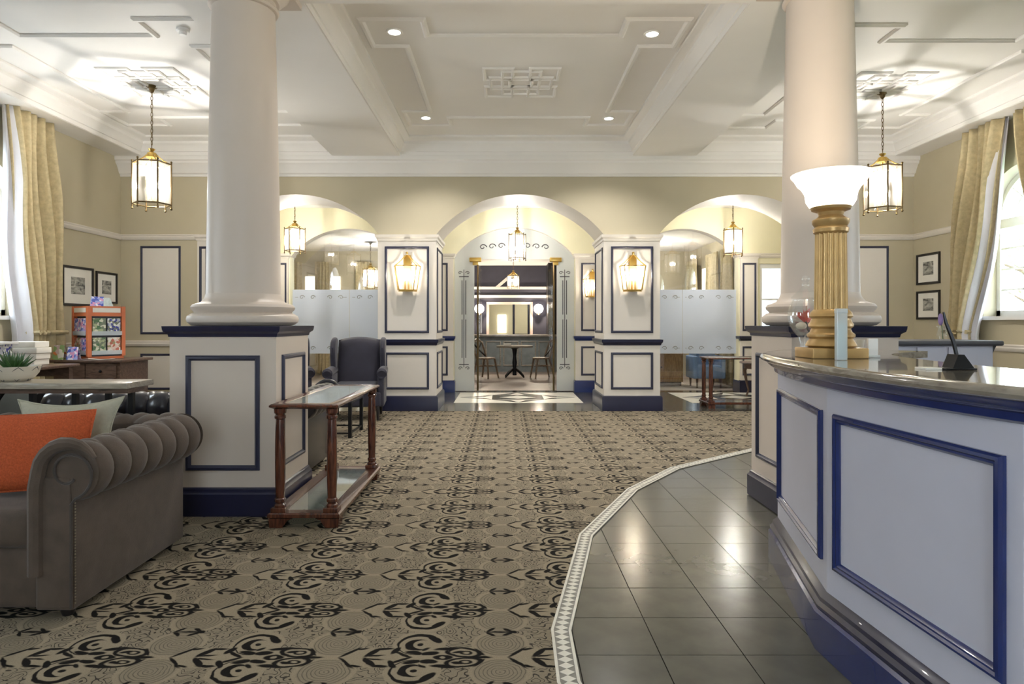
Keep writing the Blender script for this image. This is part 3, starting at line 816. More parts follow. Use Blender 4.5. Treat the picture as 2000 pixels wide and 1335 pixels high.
# ================================================================== ROOMS BEYOND
wd = struct('wall_dining')
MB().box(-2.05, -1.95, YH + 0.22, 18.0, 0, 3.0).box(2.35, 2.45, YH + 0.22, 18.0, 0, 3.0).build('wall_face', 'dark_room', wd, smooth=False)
MB().box(-2.05, 2.45, YH + 0.22, 22.2, 2.85, 3.0).build('dining_ceiling', 'ceiling', wd)
YD = 18.0
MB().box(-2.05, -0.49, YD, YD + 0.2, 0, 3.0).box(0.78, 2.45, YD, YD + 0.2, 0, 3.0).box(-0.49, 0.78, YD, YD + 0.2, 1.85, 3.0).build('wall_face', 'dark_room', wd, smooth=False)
MB().sweep([(0, 0), (0, 0.03), (-0.07, 0.03), (-0.07, 0)], [(-0.49, YD, 0.9), (-0.49, YD, 1.85), (0.78, YD, 1.85), (0.78, YD, 0.9)], (0, -1, 0), False).build('opening_trim', 'rose', wd)
for z in (2.23, 2.0): MB().box(-2.0, 1.15, YD - 0.06, YD, z - 0.035, z + 0.035).build('wall_rail', 'cream', wd)
MB().extr([(-0.25, YD - 0.05, 2.26), (-0.13, YD - 0.05, 2.26), (0.22, YD - 0.05, 2.56), (0.10, YD - 0.05, 2.56)], (0, 0.03, 0)).build('wall_brace', 'cream', wd)
MB().box(1.15, 1.4, YD - 0.8, YD, 0, 2.85).build('wall_post', 'frameblack', wd)
MB().box(-2.05, 2.45, 22, 22.2, 0, 3).box(-2.05, -1.9, YD, 22, 0, 3).box(2.3, 2.45, YD, 22, 0, 3).build('far_room_wall', 'vest', wd, smooth=False)
panel_frame(wd, 'y', 0.28, 0.85, 0.85, 2.0, 22, (0, -1, 0), scale=2.0)
fw = MB().box(-0.22, 0.06, 21.96, 21.99, 0.95, 1.55).build('lit_window', 'daylit', wd)

bar = thing('bar_counter', 'grey panelled bar counter behind the round dining table', 'bar counter', (0.2, 17.3, 0))
b0 = MB().box(-1.0, 1.35, 17.1, 17.55, 0, 0.92).build('bar_body', 'barfront', bar)
MB().box(-1.08, 1.42, 17.02, 17.6, 0.92, 0.97).build('bar_top', 'greyoak', bar, bevel=0.008)
for q in range(5):
    panel_frame(bar, 'y', -0.95 + q * 0.46, -0.55 + q * 0.46, 0.15, 0.8, 17.1, (0, -1, 0), 'greyoak')
for x in (-0.68, 0.93):
    t = thing('wall_globe_light', 'round glowing globe lamp between the dining room opening and the black post' if x > 0 else 'round glowing globe lamp on the dining wall farther from the black post', 'wall light', (x, YD - 0.12, 1.62), 'globe lamps beside the dining room opening')
    MB().ball((x, YD - 0.16, 1.66), 0.13, 16, 12).build('globe', 'globe', t)
    MB().tube([(x, YD - 0.16, 1.54), (x, YD - 0.1, 1.5), (x, YD - 0.005, 1.52)], 0.015).lathe([(0.06, 1.50), (0.03, 1.56)], x, YD - 0.16, 12).build('bracket', 'oldbrass', t)
    plight('globe_light', t, (x, YD - 0.35, 1.66), 30)

# dining table and cross-back chairs
def dining_table(x, y):
    t = thing('dining_table', 'round dining table on a dark iron pedestal beyond the frosted doorway', 'table', (x, y, 0))
    MB().lathe([(1e-5, 0.70), (0.42, 0.70), (0.43, 0.72), (0.42, 0.745), (1e-5, 0.745)], x, y, 40).build('tabletop', 'greyoak', t)
    MB().lathe([(0.05, 0.05), (0.04, 0.2), (0.055, 0.35), (0.035, 0.5), (0.06, 0.66), (0.12, 0.70)], x, y, 16).build('pedestal', 'blackmetal', t)
    for a in range(4):
        ca, sa = math.cos(a * PI / 2 + PI / 4), math.sin(a * PI / 2 + PI / 4)
        MB().tube([(x + 0.04 * ca, y + 0.04 * sa, 0.2), (x + 0.18 * ca, y + 0.18 * sa, 0.12), (x + 0.3 * ca, y + 0.3 * sa, 0.02)], [0.03, 0.03, 0.02], 8).build('foot', 'blackmetal', t)
dining_table(0.24, 15.3)
bk = MB().box(-0.02, 0.16, 15.2, 15.32, 0.745, 0.79).build('menu_stack', 'paper')
tag(bk, 'white stack of menus lying on the round dining table', 'menus')
def xchair(x, y, rz, label):
    t = thing('cross_back_chair', label, 'chair', (0, 0, 0), 'cross-back chairs at the round dining table')
    MB().lathe([(1e-5, 0.44), (0.2, 0.44), (0.215, 0.455), (0.2, 0.475), (1e-5, 0.475)], 0, 0, 28).build('seat', 'bentwood', t)
    for sx in (-1, 1):
        MB().tube([(sx * 0.14, -0.14, 0.45), (sx * 0.17, -0.18, 0.2), (sx * 0.20, -0.21, 0.0)], [0.024, 0.021, 0.018], 8).build('leg', 'bentwood', t)
        MB().tube([(sx * 0.13, 0.15, 0.45), (sx * 0.16, 0.2, 0.2), (sx * 0.19, 0.25, 0.0)], [0.024, 0.021, 0.018], 8).build('leg', 'bentwood', t)
    arc = [(-0.18, 0.13, 0.45), (-0.2, 0.2, 0.65), (-0.18, 0.25, 0.80), (-0.1, 0.28, 0.87), (0, 0.285, 0.885), (0.1, 0.28, 0.87), (0.18, 0.25, 0.80), (0.2, 0.2, 0.65), (0.18, 0.13, 0.45)]
    MB().tube(arc, 0.022, 8).build('back_frame', 'bentwood', t)
    for s_ in (-1, 1):
        MB().tube([(-0.17 * s_, 0.15, 0.5), (0, 0.225, 0.66), (0.17 * s_, 0.26, 0.82)], 0.018, 6).build('cross_bar', 'blackmetal', t)
    MB().tube([(0.17 * math.cos(a * PI / 8), 0.17 * math.sin(a * PI / 8), 0.28) for a in range(16)], 0.01, 6, True).build('stretcher', 'bentwood', t)
    t.location = (x, y, 0); t.rotation_euler = (0, 0, rz)
xchair(-0.42, 15.1, math.radians(55), 'bentwood cross-back chair turned toward the table, nearest the brass-hinged left stile')
xchair(0.86, 15.15, math.radians(-75), 'bentwood cross-back chair seen side-on beside the dark wall post')

# side rooms seen over the frosted bands
ws = struct('wall_side_rooms')
MB().box(-5.6, -2.05, 16.0, 16.2, 0, 3.3).box(2.45, 4.6, 16.0, 16.2, 0, 3.3).box(-5.6, -5.5, YH + 0.22, 16, 0, 3.3).box(4.55, 4.65, YH + 0.22, 16, 0, 3.3).build('wall_face', 'beige', ws, smooth=False)
MB().box(-5.6, -2.05, YH + 0.22, 16.2, 3.02, 3.2).box(2.45, 4.65, YH + 0.22, 16.2, 3.02, 3.2).build('side_ceiling', 'ceiling', ws, smooth=False)
for x0, x1 in ((-4.85, -4.62), (-4.2, -4.0)):
    MB().box(x0, x1, 15.97, 15.99, 0.9, 2.4).build('lit_window', 'daylit', ws)
MB().box(4.525, 4.545, 14.5, 15.0, 0.9, 2.5).build('lit_window', 'daylit', ws)

def curtain(name, label, P0, P1, Q0, Q1, zt, zm, zb, nrm, m='curtain', folds=7, amp=0.05, group=None, lining=None):
    """sheet hanging from P0..P1 at zt, gathered to Q0..Q1 at zm, falling to zb"""
    P0, P1, Q0, Q1, nrm = [Vector((*p, 0)) for p in (P0, P1, Q0, Q1, nrm)]
    qc = (Q0 + Q1) / 2
    t = thing(name, label, 'curtain', (qc.x, qc.y, zb), group)
    rnd = random.Random(sum(map(ord, label)))
    ph = [rnd.uniform(-0.3, 0.3) for _ in range(folds + 2)]
    def at(u, z, back=0.0):
        s_ = (zt - z) / (zt - zm)
        if s_ <= 1: k_ = s_ ** 1.25
        else: k_ = 1.0 - 0.35 * min(1, (s_ - 1) * 1.2)
        a = P0.lerp(Q0, k_); b_ = P1.lerp(Q1, k_)
        p = a.lerp(b_, u)
        f = u * folds
        w_ = math.sin(2 * PI * (f + ph[int(f)] * math.sin(PI * (f % 1))))
        am = amp * (0.55 + 0.45 * min(1, s_ * 3)) * (1 + 0.4 * math.sin(f * 1.7))
        q = p + nrm * (am * (w_ if w_ > 0 else w_ * 0.8) + 0.3 * amp * math.sin(3 * z + f) - back)
        return Vector((q.x, q.y, z))
    o = MB().grid(lambda u, v: at(u, zt + (zb - zt) * v), folds * 12, 30).build('curtain_panel', m, t, angle=80)
    md = o.modifiers.new('cloth', 'SOLIDIFY'); md.thickness = 0.006
    if lining:
        ln = MB().grid(lambda u, v: at(min(1, 0.8 + 0.2 * u), zt + (zb - zt) * v, 0.03) + (P1 - P0).normalized() * (0.06 * u * (0.3 + min(1, v * 2))), 8, 30).build('curtain_lining', 'lining', t, angle=80)
        ln.modifiers.new('cloth', 'SOLIDIFY').thickness = 0.004
    zc = zm
    band = []
    for i in range(25):
        u = i / 24
        p = at(u, zc); band.append(p + nrm * 0.035)
    MB().tube(band, 0.028, 6).build('tieback', m, t)
    return t
curtain('curtain', 'gold damask curtain tied back beside the left wall pictures', (XL + 0.16, 7.80), (XL + 0.16, 7.10), (XL + 0.16, 7.92), (XL + 0.16, 7.32), ZB - 0.005, 1.15, 0.03, (1, 0), lining=True, folds=5, amp=0.075)
curtain('curtain', 'gold damask curtain tied back between the right wall pictures and the window', (XR - 0.16, 8.20), (XR - 0.16, 7.52), (XR - 0.16, 8.42), (XR - 0.16, 8.08), ZB - 0.005, 1.15, 0.03, (-1, 0), lining=True, folds=5, amp=0.075)
curtain('curtain', 'gold damask curtain hanging on the near side of the right window', (XR - 0.16, 6.7), (XR - 0.16, 7.40), (XR - 0.16, 6.5), (XR - 0.16, 6.82), ZB - 0.005, 1.15, 0.03, (-1, 0), lining=True, folds=5, amp=0.075)
G_ = 'curtains in the side rooms behind the glass screens'
for i, (x0, x1) in enumerate(((-5.4, -4.9), (-4.58, -4.24), (-3.6, -3.2), (-2.75, -2.3))):
    curtain('room_curtain', 'beige curtain at the far wall seen above the left frosted band' if False else 'beige curtain hanging on the far wall behind the wing chair screen', (x0, 15.85), (x1, 15.85), (x0, 15.85), (x1, 15.85), 2.75, 1.1, 0.05, (0, -1), folds=4, amp=0.04, group=G_)
for i, (y0, y1) in enumerate(((12.7, 13.4), (13.55, 14.4), (15.05, 15.9))):
    curtain('room_curtain', 'golden curtain along the side wall behind the far console table screen', (4.42, y0), (4.42, y1), (4.42, y0), (4.42, y1), 2.75, 1.1, 0.05, (-1, 0), folds=5, amp=0.04, group='curtains behind the right glass screen')

# ================================================================== COLUMNS
def column(cx, cy, hw, label):
    t = thing('column', label, 'column', (cx, cy, 0))
    x0, x1, y0, y1 = cx - hw, cx + hw, cy - hw, cy + hw
    p = MB().box(x0, x1, y0, y1, 0.007, 1.17).build('plinth', 'column', t)
    loop = [(x0, y0, 0), (x1, y0, 0), (x1, y1, 0), (x0, y1, 0)]
    MB().sweep([(0.0, 1.165), (-0.006, 1.165), (-0.010, 1.185), (-0.030, 1.2), (-0.034, 1.215), (-0.036, 1.235), (0.0, 1.236)], loop, (0, 0, 1)).box(x0, x1, y0, y1, 1.165, 1.2355).build('plinth_cap', 'navy', t)
    MB().sweep([(0.0, 0.007), (-0.024, 0.007), (-0.024, 0.15), (-0.012, 0.165), (-0.010, 0.18), (0.0, 0.19)], loop, (0, 0, 1)).build('baseboard', 'navy', t)
    for (pl, u0, u1, w, n) in (('y', x0, x1, y0, (0, -1, 0)), ('y', x0, x1, y1, (0, 1, 0)), ('x', y0, y1, x0, (-1, 0, 0)), ('x', y0, y1, x1, (1, 0, 0))):
        MB_ = panel_frame(p, pl, u0 + 0.105, u1 - 0.105, 0.30, 1.045, w, n)
    r = 0.235
    b0 = 1.236
    MB().lathe([(0.30, b0), (0.335, b0 + 0.004), (0.362, b0 + 0.025), (0.368, b0 + 0.045), (0.362, b0 + 0.066), (0.335, b0 + 0.085), (0.318, b0 + 0.09), (0.322, b0 + 0.098), (0.338, b0 + 0.112),
                (0.342, b0 + 0.128), (0.33, b0 + 0.145), (0.30, b0 + 0.155), (0.275, b0 + 0.165), (0.255, b0 + 0.19), (0.245, b0 + 0.22)], cx, cy, 56).build('column_base', 'column', t)
    sh = [(0.245 - 0.037 * (i / 12) ** 1.3, b0 + 0.22 + (3.43 - b0 - 0.22) * i / 12) for i in range(13)]
    MB().lathe(sh, cx, cy, 56).build('shaft', 'column', t)
    MB().lathe([(0.208, 3.43), (0.225, 3.435), (0.235, 3.45), (0.225, 3.465), (0.212, 3.47), (0.214, 3.50), (0.235, 3.505), (0.245, 3.52), (0.275, 3.545), (0.295, 3.57), (0.305, 3.575), (0.305, 3.59)], cx, cy, 56).box(cx - 0.31, cx + 0.31, cy - 0.31, cy + 0.31, 3.59, ZB).build('capital', 'column', t)
column(-1.825, 4.595, 0.345, 'round white column on a panelled plinth beside the brown sofa')
column(2.14, 4.45, 0.335, 'round white column on a plinth behind the reception counter')

# ================================================================== RECEPTION COUNTER
CP = [(2.02, 4.02), (1.46, 3.50), (1.24, 2.52), (1.29, 1.63), (1.60, 0.85), (2.2, 0.35)]
def offs(pts, d):
    out = []
    for i, p in enumerate(pts):
        p = Vector(p)
        a = (p - Vector(pts[i - 1])).normalized() if i else None
        b_ = (Vector(pts[i + 1]) - p).normalized() if i < len(pts) - 1 else None
        a = a or b_; b_ = b_ or a
        n1, n2 = Vector((-a.y, a.x)), Vector((-b_.y, b_.x))
        m_ = (n1 + n2) / (1 + n1.dot(n2)); out.append(tuple(p + m_ * d))
    return out
def smooth(pts, n=10):
    P = [Vector(p) for p in pts]; out = []
    for i in range(len(P) - 1):
        p0, p1, p2, p3 = P[max(i - 1, 0)], P[i], P[i + 1], P[min(i + 2, len(P) - 1)]
        for k_ in range(n):
            t = k_ / n
            out.append(tuple(0.5 * (2 * p1 + (p2 - p0) * t + (2 * p0 - 5 * p1 + 4 * p2 - p3) * t * t + (3 * p1 - p0 - 3 * p2 + p3) * t ** 3)))
    return out + [tuple(P[-1])]
ctr = thing('reception_counter', 'curved white reception counter with blue panel mouldings and polished top', 'reception counter', (1.6, 2.4, 0))
inner = offs(CP, 0.42)
MB().prism(CP + inner[::-1], 0.001, 1.02).build('counter_body', 'counterwhite', ctr, smooth=False)
MB().sweep([(0.0, 0.001), (-0.045, 0.001), (-0.045, 0.145), (-0.034, 0.155), (0.0, 0.158)], [(x, y, 0) for x, y in CP], (0, 0, 1), False).build('baseboard', 'blue', ctr)
MB().sweep([(0.0, 0.158), (-0.036, 0.158), (-0.038, 0.172), (-0.026, 0.185), (-0.024, 0.20), (-0.012, 0.212), (0.0, 0.22)], [(x, y, 0) for x, y in CP], (0, 0, 1), False).build('base_moulding', 'navy', ctr)
for (x0, y0), (x1, y1), mm in zip(CP[:-1], CP[1:], (0.08, 0.055, 0.05, 0.05, 0.05)):
    d = Vector((x1 - x0, y1 - y0, 0)); Ls = d.length; d.normalize(); nn = Vector((d.y, -d.x, 0)) 
    if nn.dot(Vector((-1, 0, 0))) < 0: nn = -nn
    a = Vector((x0, y0, 0)) + d * (mm + 0.01); b_ = Vector((x1, y1, 0)) - d * mm
    pth = [a + Vector((0, 0, 0.325)), b_ + Vector((0, 0, 0.325)), b_ + Vector((0, 0, 0.912)), a + Vector((0, 0, 0.912))]
    if nn.cross(pth[1] - pth[0]).dot(pth[2] - pth[1]) < 0: pth = pth[::-1]
    MB().sweep([(0.0, 0.0), (0.0, 0.010), (0.006, 0.018), (0.014, 0.020), (0.020, 0.013), (0.026, 0.014), (0.034, 0.006), (0.036, 0.0)], pth, nn).build('panel_moulding', 'blue', ctr)
so = smooth(offs(CP, -0.055)); si = smooth(offs(CP, 0.50))
so[0] = (so[0][0], so[0][1]);
MB().prism(so + si[::-1], 1.062, 1.098).build('counter_top', 'countertop', ctr, smooth=False)
MB().sweep([(0.0, 1.062), (0.0, 1.0985), (-0.012, 1.097), (-0.022, 1.090), (-0.026, 1.080), (-0.022, 1.070), (-0.012, 1.064)], [(x, y, 0) for x, y in so], (0, 0, 1), False).build('top_edge', 'countertop', ctr)
MB().sweep([(0.03, 1.0), (0.0, 1.0), (-0.012, 1.008), (-0.014, 1.028), (-0.030, 1.035), (-0.044, 1.048), (-0.052, 1.062), (0.03, 1.062)], [(x, y, 0) for x, y in smooth(offs(CP, -0.002))], (0, 0, 1), False).build('apron', 'blue', ctr)

# table lamp
LX, LY, LZ = 1.462, 2.935, 1.0985
lamp = thing('table_lamp', 'gold fluted column table lamp with a white glass bowl shade on the counter', 'table lamp', (LX, LY, LZ))
MB().rbox(LX - 0.122, LX + 0.122, LY - 0.09, LY + 0.09, LZ, LZ + 0.045, 0.004).build('base', 'gold', lamp)
MB().lathe([(0.09, LZ + 0.045), (0.105, LZ + 0.055), (0.098, LZ + 0.07), (0.088, LZ + 0.085), (0.098, LZ + 0.095), (0.098, LZ + 0.105), (0.086, LZ + 0.115), (0.080, LZ + 0.13), (0.092, LZ + 0.14), (0.092, LZ + 0.15), (0.085, LZ + 0.16), (0.08, LZ + 0.175), (0.09, LZ + 0.185), (0.086, LZ + 0.20), (0.072, LZ + 0.215)], LX, LY, 40).build('stepped_foot', 'gold', lamp)
n = 20
def flute(u, v):
    a = 2 * PI * u; r = 0.069 - 0.004 * v
    r -= 0.006 * abs(math.sin(a * n / 2)) ** 0.7
    return (LX + r * math.cos(a), LY + r * math.sin(a), LZ + 0.21 + v * 0.345)
MB().grid(flute, n * 8, 4, True).build('fluted_shaft', 'gold', lamp, angle=50)
MB().lathe([(0.06, LZ + 0.55), (0.072, LZ + 0.56), (0.074, LZ + 0.575), (0.066, LZ + 0.585), (0.076, LZ + 0.60), (0.078, LZ + 0.615), (0.06, LZ + 0.625), (0.05, LZ + 0.635), (0.055, LZ + 0.65), (0.08, LZ + 0.66), (0.085, LZ + 0.672), (0.05, LZ + 0.675)], LX, LY, 40).build('lamp_capital', 'gold', lamp)
shp = [(0.05, 0.672), (0.09, 0.678), (0.103, 0.70), (0.108, 0.735), (0.122, 0.76), (0.138, 0.775), (0.152, 0.80), (0.165, 0.815), (0.166, 0.82), (0.158, 0.815), (0.145, 0.80), (0.130, 0.778), (0.114, 0.762), (0.100, 0.736), (0.095, 0.70), (0.05, 0.68)]
MB().lathe([(r, LZ + z) for r, z in shp], LX, LY, 48).build('glass_shade', 'shade', lamp, angle=70)
MB().lathe([(1e-5, LZ + 0.70), (0.02, LZ + 0.705), (0.03, LZ + 0.73), (0.02, LZ + 0.76), (1e-5, LZ + 0.765)], LX, LY, 16).build('bulb', 'bulb', lamp)
plight('lamp_light', lamp, (LX, LY, LZ + 0.79), 60, r=0.04)

# glass goblet with protea
VX, VY = 1.72, 3.74
vz = 1.0985
vase = thing('glass_goblet', 'lidded clear glass goblet vase on the counter beside the gold lamp', 'vase', (VX, VY, vz))
MB().lathe([(1e-5, vz), (0.066, vz), (0.066, vz + 0.006), (0.034, vz + 0.018), (0.032, vz + 0.04), (0.046, vz + 0.09), (0.080, vz + 0.14), (0.094, vz + 0.185), (0.091, vz + 0.225), (0.074, vz + 0.275), (0.07, vz + 0.29), (0.073, vz + 0.295), (0.076, vz + 0.29),
            (0.078, vz + 0.276), (0.095, vz + 0.226), (0.098, vz + 0.185), (0.084, vz + 0.137), (0.05, vz + 0.086)], VX, VY, 40).build('goblet', 'goblet', vase, angle=60)
MB().lathe([(0.080, vz + 0.298), (0.066, vz + 0.315), (0.034, vz + 0.345), (0.018, vz + 0.365), (0.022, vz + 0.38), (0.013, vz + 0.388), (0.024, vz + 0.405), (0.017, vz + 0.424), (1e-5, vz + 0.43)], VX, VY, 32).build('lid', 'goblet', vase, angle=60)
fl = thing('protea_flower', 'red protea bloom with a dark stem inside the glass goblet', 'flower', (VX, VY, vz + 0.05))
for q in range(30):
    a = q * 2.4; lean = 0.15 + 1.15 * ((q * 0.618) % 1)
    base = Vector((VX, VY, vz + 0.16))
    dirv = Vector((math.cos(a) * math.sin(lean), math.sin(a) * math.sin(lean), math.cos(lean)))
    ln = 0.07 + 0.012 * (q % 3) / 2
    MB().tube([base + dirv * 0.008, base + dirv * ln * 0.5 + Vector((0, 0, 0.004)), base + dirv * ln], [0.006, 0.009, 0.001], 6).build('petal', 'petalred', fl)
MB().tube([(VX + 0.03, VY - 0.01, vz + 0.085), (VX + 0.012, VY, vz + 0.12), (VX, VY, vz + 0.165)], 0.0055, 6).build('stem', 'blackmetal', fl)
MB().ball((VX - 0.03, VY - 0.01, vz + 0.14), 0.03, 10, 8, (1, 1, 0.7)).build('bud', 'ceramic', fl)

# bottle / clear display tube, card holder, cup
bx, by = 1.405, 2.735
bt = thing('display_box', 'tall pale clear plastic display box standing before the gold lamp', 'display box', (bx, by, vz))
MB().rbox(bx - 0.022, bx + 0.022, by - 0.012, by + 0.012, vz, vz + 0.205, 0.003).build('clear_box', 'acrylic', bt)
MB().rbox(bx - 0.023, bx + 0.023, by - 0.013, by + 0.013, vz + 0.195, vz + 0.215, 0.003).build('lid', 'acrylic', bt)
MB().box(bx - 0.017, bx + 0.017, by - 0.008, by + 0.008, vz + 0.004, vz + 0.16).build('insert_card', 'cardpale', bt)
cx_, cy_ = 1.645, 2.93
ch = thing('card_holder', 'small white upright card holder behind the gold lamp base', 'card holder', (cx_, cy_, vz))
MB().rbox(cx_ - 0.022, cx_ + 0.022, cy_ - 0.008, cy_ + 0.008, vz, vz + 0.085, 0.002).build('card', 'whitepaint', ch)
MB().rbox(cx_ - 0.026, cx_ + 0.026, cy_ - 0.02, cy_ + 0.02, vz, vz + 0.012, 0.003).build('foot', 'acrylic', ch)
cu = thing('white_cup', 'small white tapered cup on the counter behind the lamp base', 'cup', (1.70, 3.16, vz))
MB().lathe([(1e-5, vz), (0.022, vz), (0.034, vz + 0.075), (0.031, vz + 0.075), (0.02, vz + 0.006), (1e-5, vz + 0.006)], 1.70, 3.16, 24).build('cup_body', 'ceramic', cu)
# pen stand
px_, py_ = 1.505, 2.18
ps = thing('pen_stand', 'black desk pen standing tilted in a black wedge base', 'pen stand', (px_, py_, vz))
MB().extr([(px_ - 0.035, py_ - 0.03, vz), (px_ + 0.042, py_ - 0.03, vz), (px_ + 0.012, py_ - 0.02, vz + 0.05), (px_ - 0.008, py_ - 0.02, vz + 0.05)], (0, 0.055, 0)).rbox(px_ - 0.06, px_ + 0.044, py_ - 0.035, py_ + 0.03, vz, vz + 0.006, 0.002).build('wedge_base', 'blackmetal', ps, bevel=0.003)
MB().tube([(px_ + 0.0, py_, vz + 0.045), (px_ - 0.012, py_, vz + 0.095), (px_ - 0.036, py_, vz + 0.155), (px_ - 0.044, py_, vz + 0.19)], [0.006, 0.0065, 0.0055, 0.003], 8).build('pen', 'blackmetal', ps)
cdm = MB().box(px_ - 0.115, px_ - 0.062, py_ - 0.02, py_ + 0.04, vz, vz + 0.006).build('notepad', 'paper')
tag(cdm, 'small white notepad lying beside the black pen stand', 'notepad')

# back desk behind reception
dk = thing('back_desk', 'low white drawer cabinet with a dark top behind the reception counter', 'cabinet', (3.5, 6.0, 0))
MB().box(2.55, 4.36, 5.85, 6.35, 0, 1.055).build('cabinet_body', 'counterwhite', dk)
MB().rbox(2.52, 4.43, 5.80, 6.4, 1.055, 1.10, 0.015).build('cabinet_top', 'greydark', dk)
MB().extr([(4.36, 5.86, 1.055), (4.40, 5.86, 1.055), (4.36, 5.86, 0.97)], (0, 0.04, 0)).build('bracket', 'greydark', dk)
for q, x0 in enumerate((3.12, 3.40, 3.68, 3.96)):
    dr = MB().box(x0, x0 + 0.26, 5.838, 5.85, 0.82, 1.04).build('drawer', 'counterwhite', dk)
    if q < 2: MB().box(x0 + 0.23 * (q * 0.1 + 1) - 0.06, x0 + 0.23 * (q * 0.1 + 1) - 0.0, 5.832, 5.838, 0.955, 1.01).build('label_holder', 'greydark', dr)
    else: MB().box(x0 + 0.1, x0 + 0.16, 5.832, 5.838, 0.90, 0.91).build('label_holder', 'counterwhite', dr)
# glass vase with a lavender sprig on the desk
gx, gy = 4.05, 6.05
gv = thing('flower_vase', 'little glass vase with a lavender sprig on the white drawer cabinet', 'vase', (gx, gy, 1.10))
MB().lathe([(1e-5, 1.10), (0.04, 1.10), (0.055, 1.15), (0.04, 1.2), (0.05, 1.23), (0.047, 1.23), (0.035, 1.2), (0.05, 1.15)], gx, gy, 24).build('vase_body', 'glass', gv)
MB().tube([(gx, gy, 1.11), (gx - 0.01, gy, 1.22), (gx - 0.02, gy, 1.29)], 0.004, 5).build('stem', 'leaf', gv)
mat('lavender', (150, 130, 180), 0.8, var=0.2)
MB().ball((gx - 0.022, gy, 1.29), 0.022, 8, 8, (1, 1, 2.6)).build('bloom', 'lavender', gv)

# ================================================================== LANTERNS
def lantern(x, y, ztop, zg1, zg0, R, label, group, power=LANTERN_W):
    """hexagonal hanging lantern: canopy at ztop, glass from zg0 to zg1, radius R"""
    t = thing('hanging_lantern', label, 'lantern', (x, y, ztop), group)
    k_ = R / 0.195
    MB().lathe([(0.055 * k_, ztop - 0.001), (0.058 * k_, ztop - 0.012), (0.03 * k_, ztop - 0.03), (0.022 * k_, ztop - 0.06 * k_), (0.01 * k_, ztop - 0.075 * k_), (1e-5, ztop - 0.08 * k_)], x, y, 24).build('canopy', 'oldbrass', t)
    zc = zg1 + 0.15 * k_
    ch_ = MB(); z = ztop - 0.07 * k_; i = 0
    L_ = 0.045
    while z - L_ > zc + 0.03:
        pts = []
        for q in range(10):
            a = 2 * PI * q / 10
            ox, oz = 0.011 * math.cos(a), L_ * 0.62 * math.sin(a)
            pts.append((x + (ox if i % 2 else 0), y + (0 if i % 2 else ox), z - L_ / 2 + oz))
        ch_.tube(pts, 0.0038, 5, True); z -= L_; i += 1
    ch_.tube([(x, y, z + 0.01), (x, y, zc)], 0.005, 6)
    ch_.build('chain', 'oldbrass', t)
    MB().lathe([(0.012, zc + 0.02), (0.035 * k_, zc + 0.01), (0.03 * k_, zc - 0.005), (0.012, zc - 0.02), (0.045 * k_, zc - 0.035), (0.06 * k_, zc - 0.07), (0.062 * k_, zc - 0.085), (0.05 * k_, zc - 0.085)], x, y, 20).build('crown', 'brass', t)
    rot = 0.26
    fr = MB()
    P = [(x + R * math.cos(rot + i * PI / 3), y + R * math.sin(rot + i * PI / 3)) for i in range(6)]
    for (px, py) in P:
        MB().tube([(px, py, zg0 - 0.035 * k_), (px, py, zg1 + 0.02 * k_)], 0.009 * k_, 6).ball((px, py, zg0 - 0.045 * k_), 0.014 * k_, 8, 6).ball((px, py, zg1 + 0.025 * k_), 0.012 * k_, 8, 6).build('post', 'oldbrass', t)
        MB().tube([(x + (px - x) * 0.96, y + (py - y) * 0.96, zg1), (x + (px - x) * 0.62, y + (py - y) * 0.62, zg1 + 0.035 * k_), (x + (px - x) * 0.34, y + (py - y) * 0.34, zc - 0.07 * k_), (x + (px - x) * 0.16, y + (py - y) * 0.16, zc - 0.03 * k_)], 0.006 * k_, 6).build('crown_arm', 'brass', t)
    for zz in (zg0, zg1):
        MB().tube([(px, py, zz) for px, py in P], 0.008 * k_, 6, True).build('hoop', 'oldbrass', t)
    for i in range(6):
        (ax, ay), (bx_, by_) = P[i], P[(i + 1) % 6]
        mx, my = (ax + bx_) / 2 - x, (ay + by_) / 2 - y
        pane = MB()
        pane.grid(lambda u, v: (ax + (bx_ - ax) * u - mx * 0.12 * math.sin(PI * u), ay + (by_ - ay) * u - my * 0.12 * math.sin(PI * u), zg0 + 0.008 + (zg1 - zg0 - 0.016) * v), 6, 1)
        pane.build('glass_pane', 'lanternglass', t, angle=60)
    for i in range(3):
        a = i * 2 * PI / 3 + 0.5
        qx, qy = x + 0.06 * k_ * math.cos(a), y + 0.06 * k_ * math.sin(a)
        MB().lathe([(0.012 * k_, zg0 + 0.06 * k_), (0.012 * k_, zg0 + 0.17 * k_), (1e-5, zg0 + 0.17 * k_)], qx, qy, 10).build('candle', 'ceramic', t)
        MB().ball((qx, qy, zg0 + 0.215 * k_), 0.017 * k_, 10, 8, (1, 1, 2.2)).build('bulb', 'bulb', t)
        MB().tube([(qx, qy, zg0 + 0.06 * k_), (x + (qx - x) * 0.5, y + (qy - y) * 0.5, zg0 + 0.03 * k_), (x, y, zg0 + 0.05 * k_), (x, y, zg0 + 0.2 * k_)], 0.005 * k_, 6).build('candle_arm', 'brass', t)
    MB().tube([(x, y, zg0 + 0.05 * k_), (x, y, zc - 0.02)], 0.006 * k_, 6).build('centre_rod', 'brass', t)
    plight('lantern_light', t, (x, y, zg0 + (zg1 - zg0) * 0.5), power, (1, 0.96, 0.91), 0.02)
    return t
lantern(-3.90, 7.25, ZC, 3.02, 2.57, 0.197, 'hexagonal brass hanging lantern near the left wall pictures', None)
lantern(4.30, 7.45, ZC, 3.02, 2.555, 0.197, 'hexagonal brass hanging lantern near the right window curtain', None)
lantern(-3.50, 10.95, 3.37, 2.83, 2.47, 0.165, 'small lantern hanging in the hall arch behind the wing chairs', None, 50)
lantern(3.82, 10.95, 3.37, 2.81, 2.42, 0.165, 'small lantern hanging in the hall arch behind the far console table', None, 50)
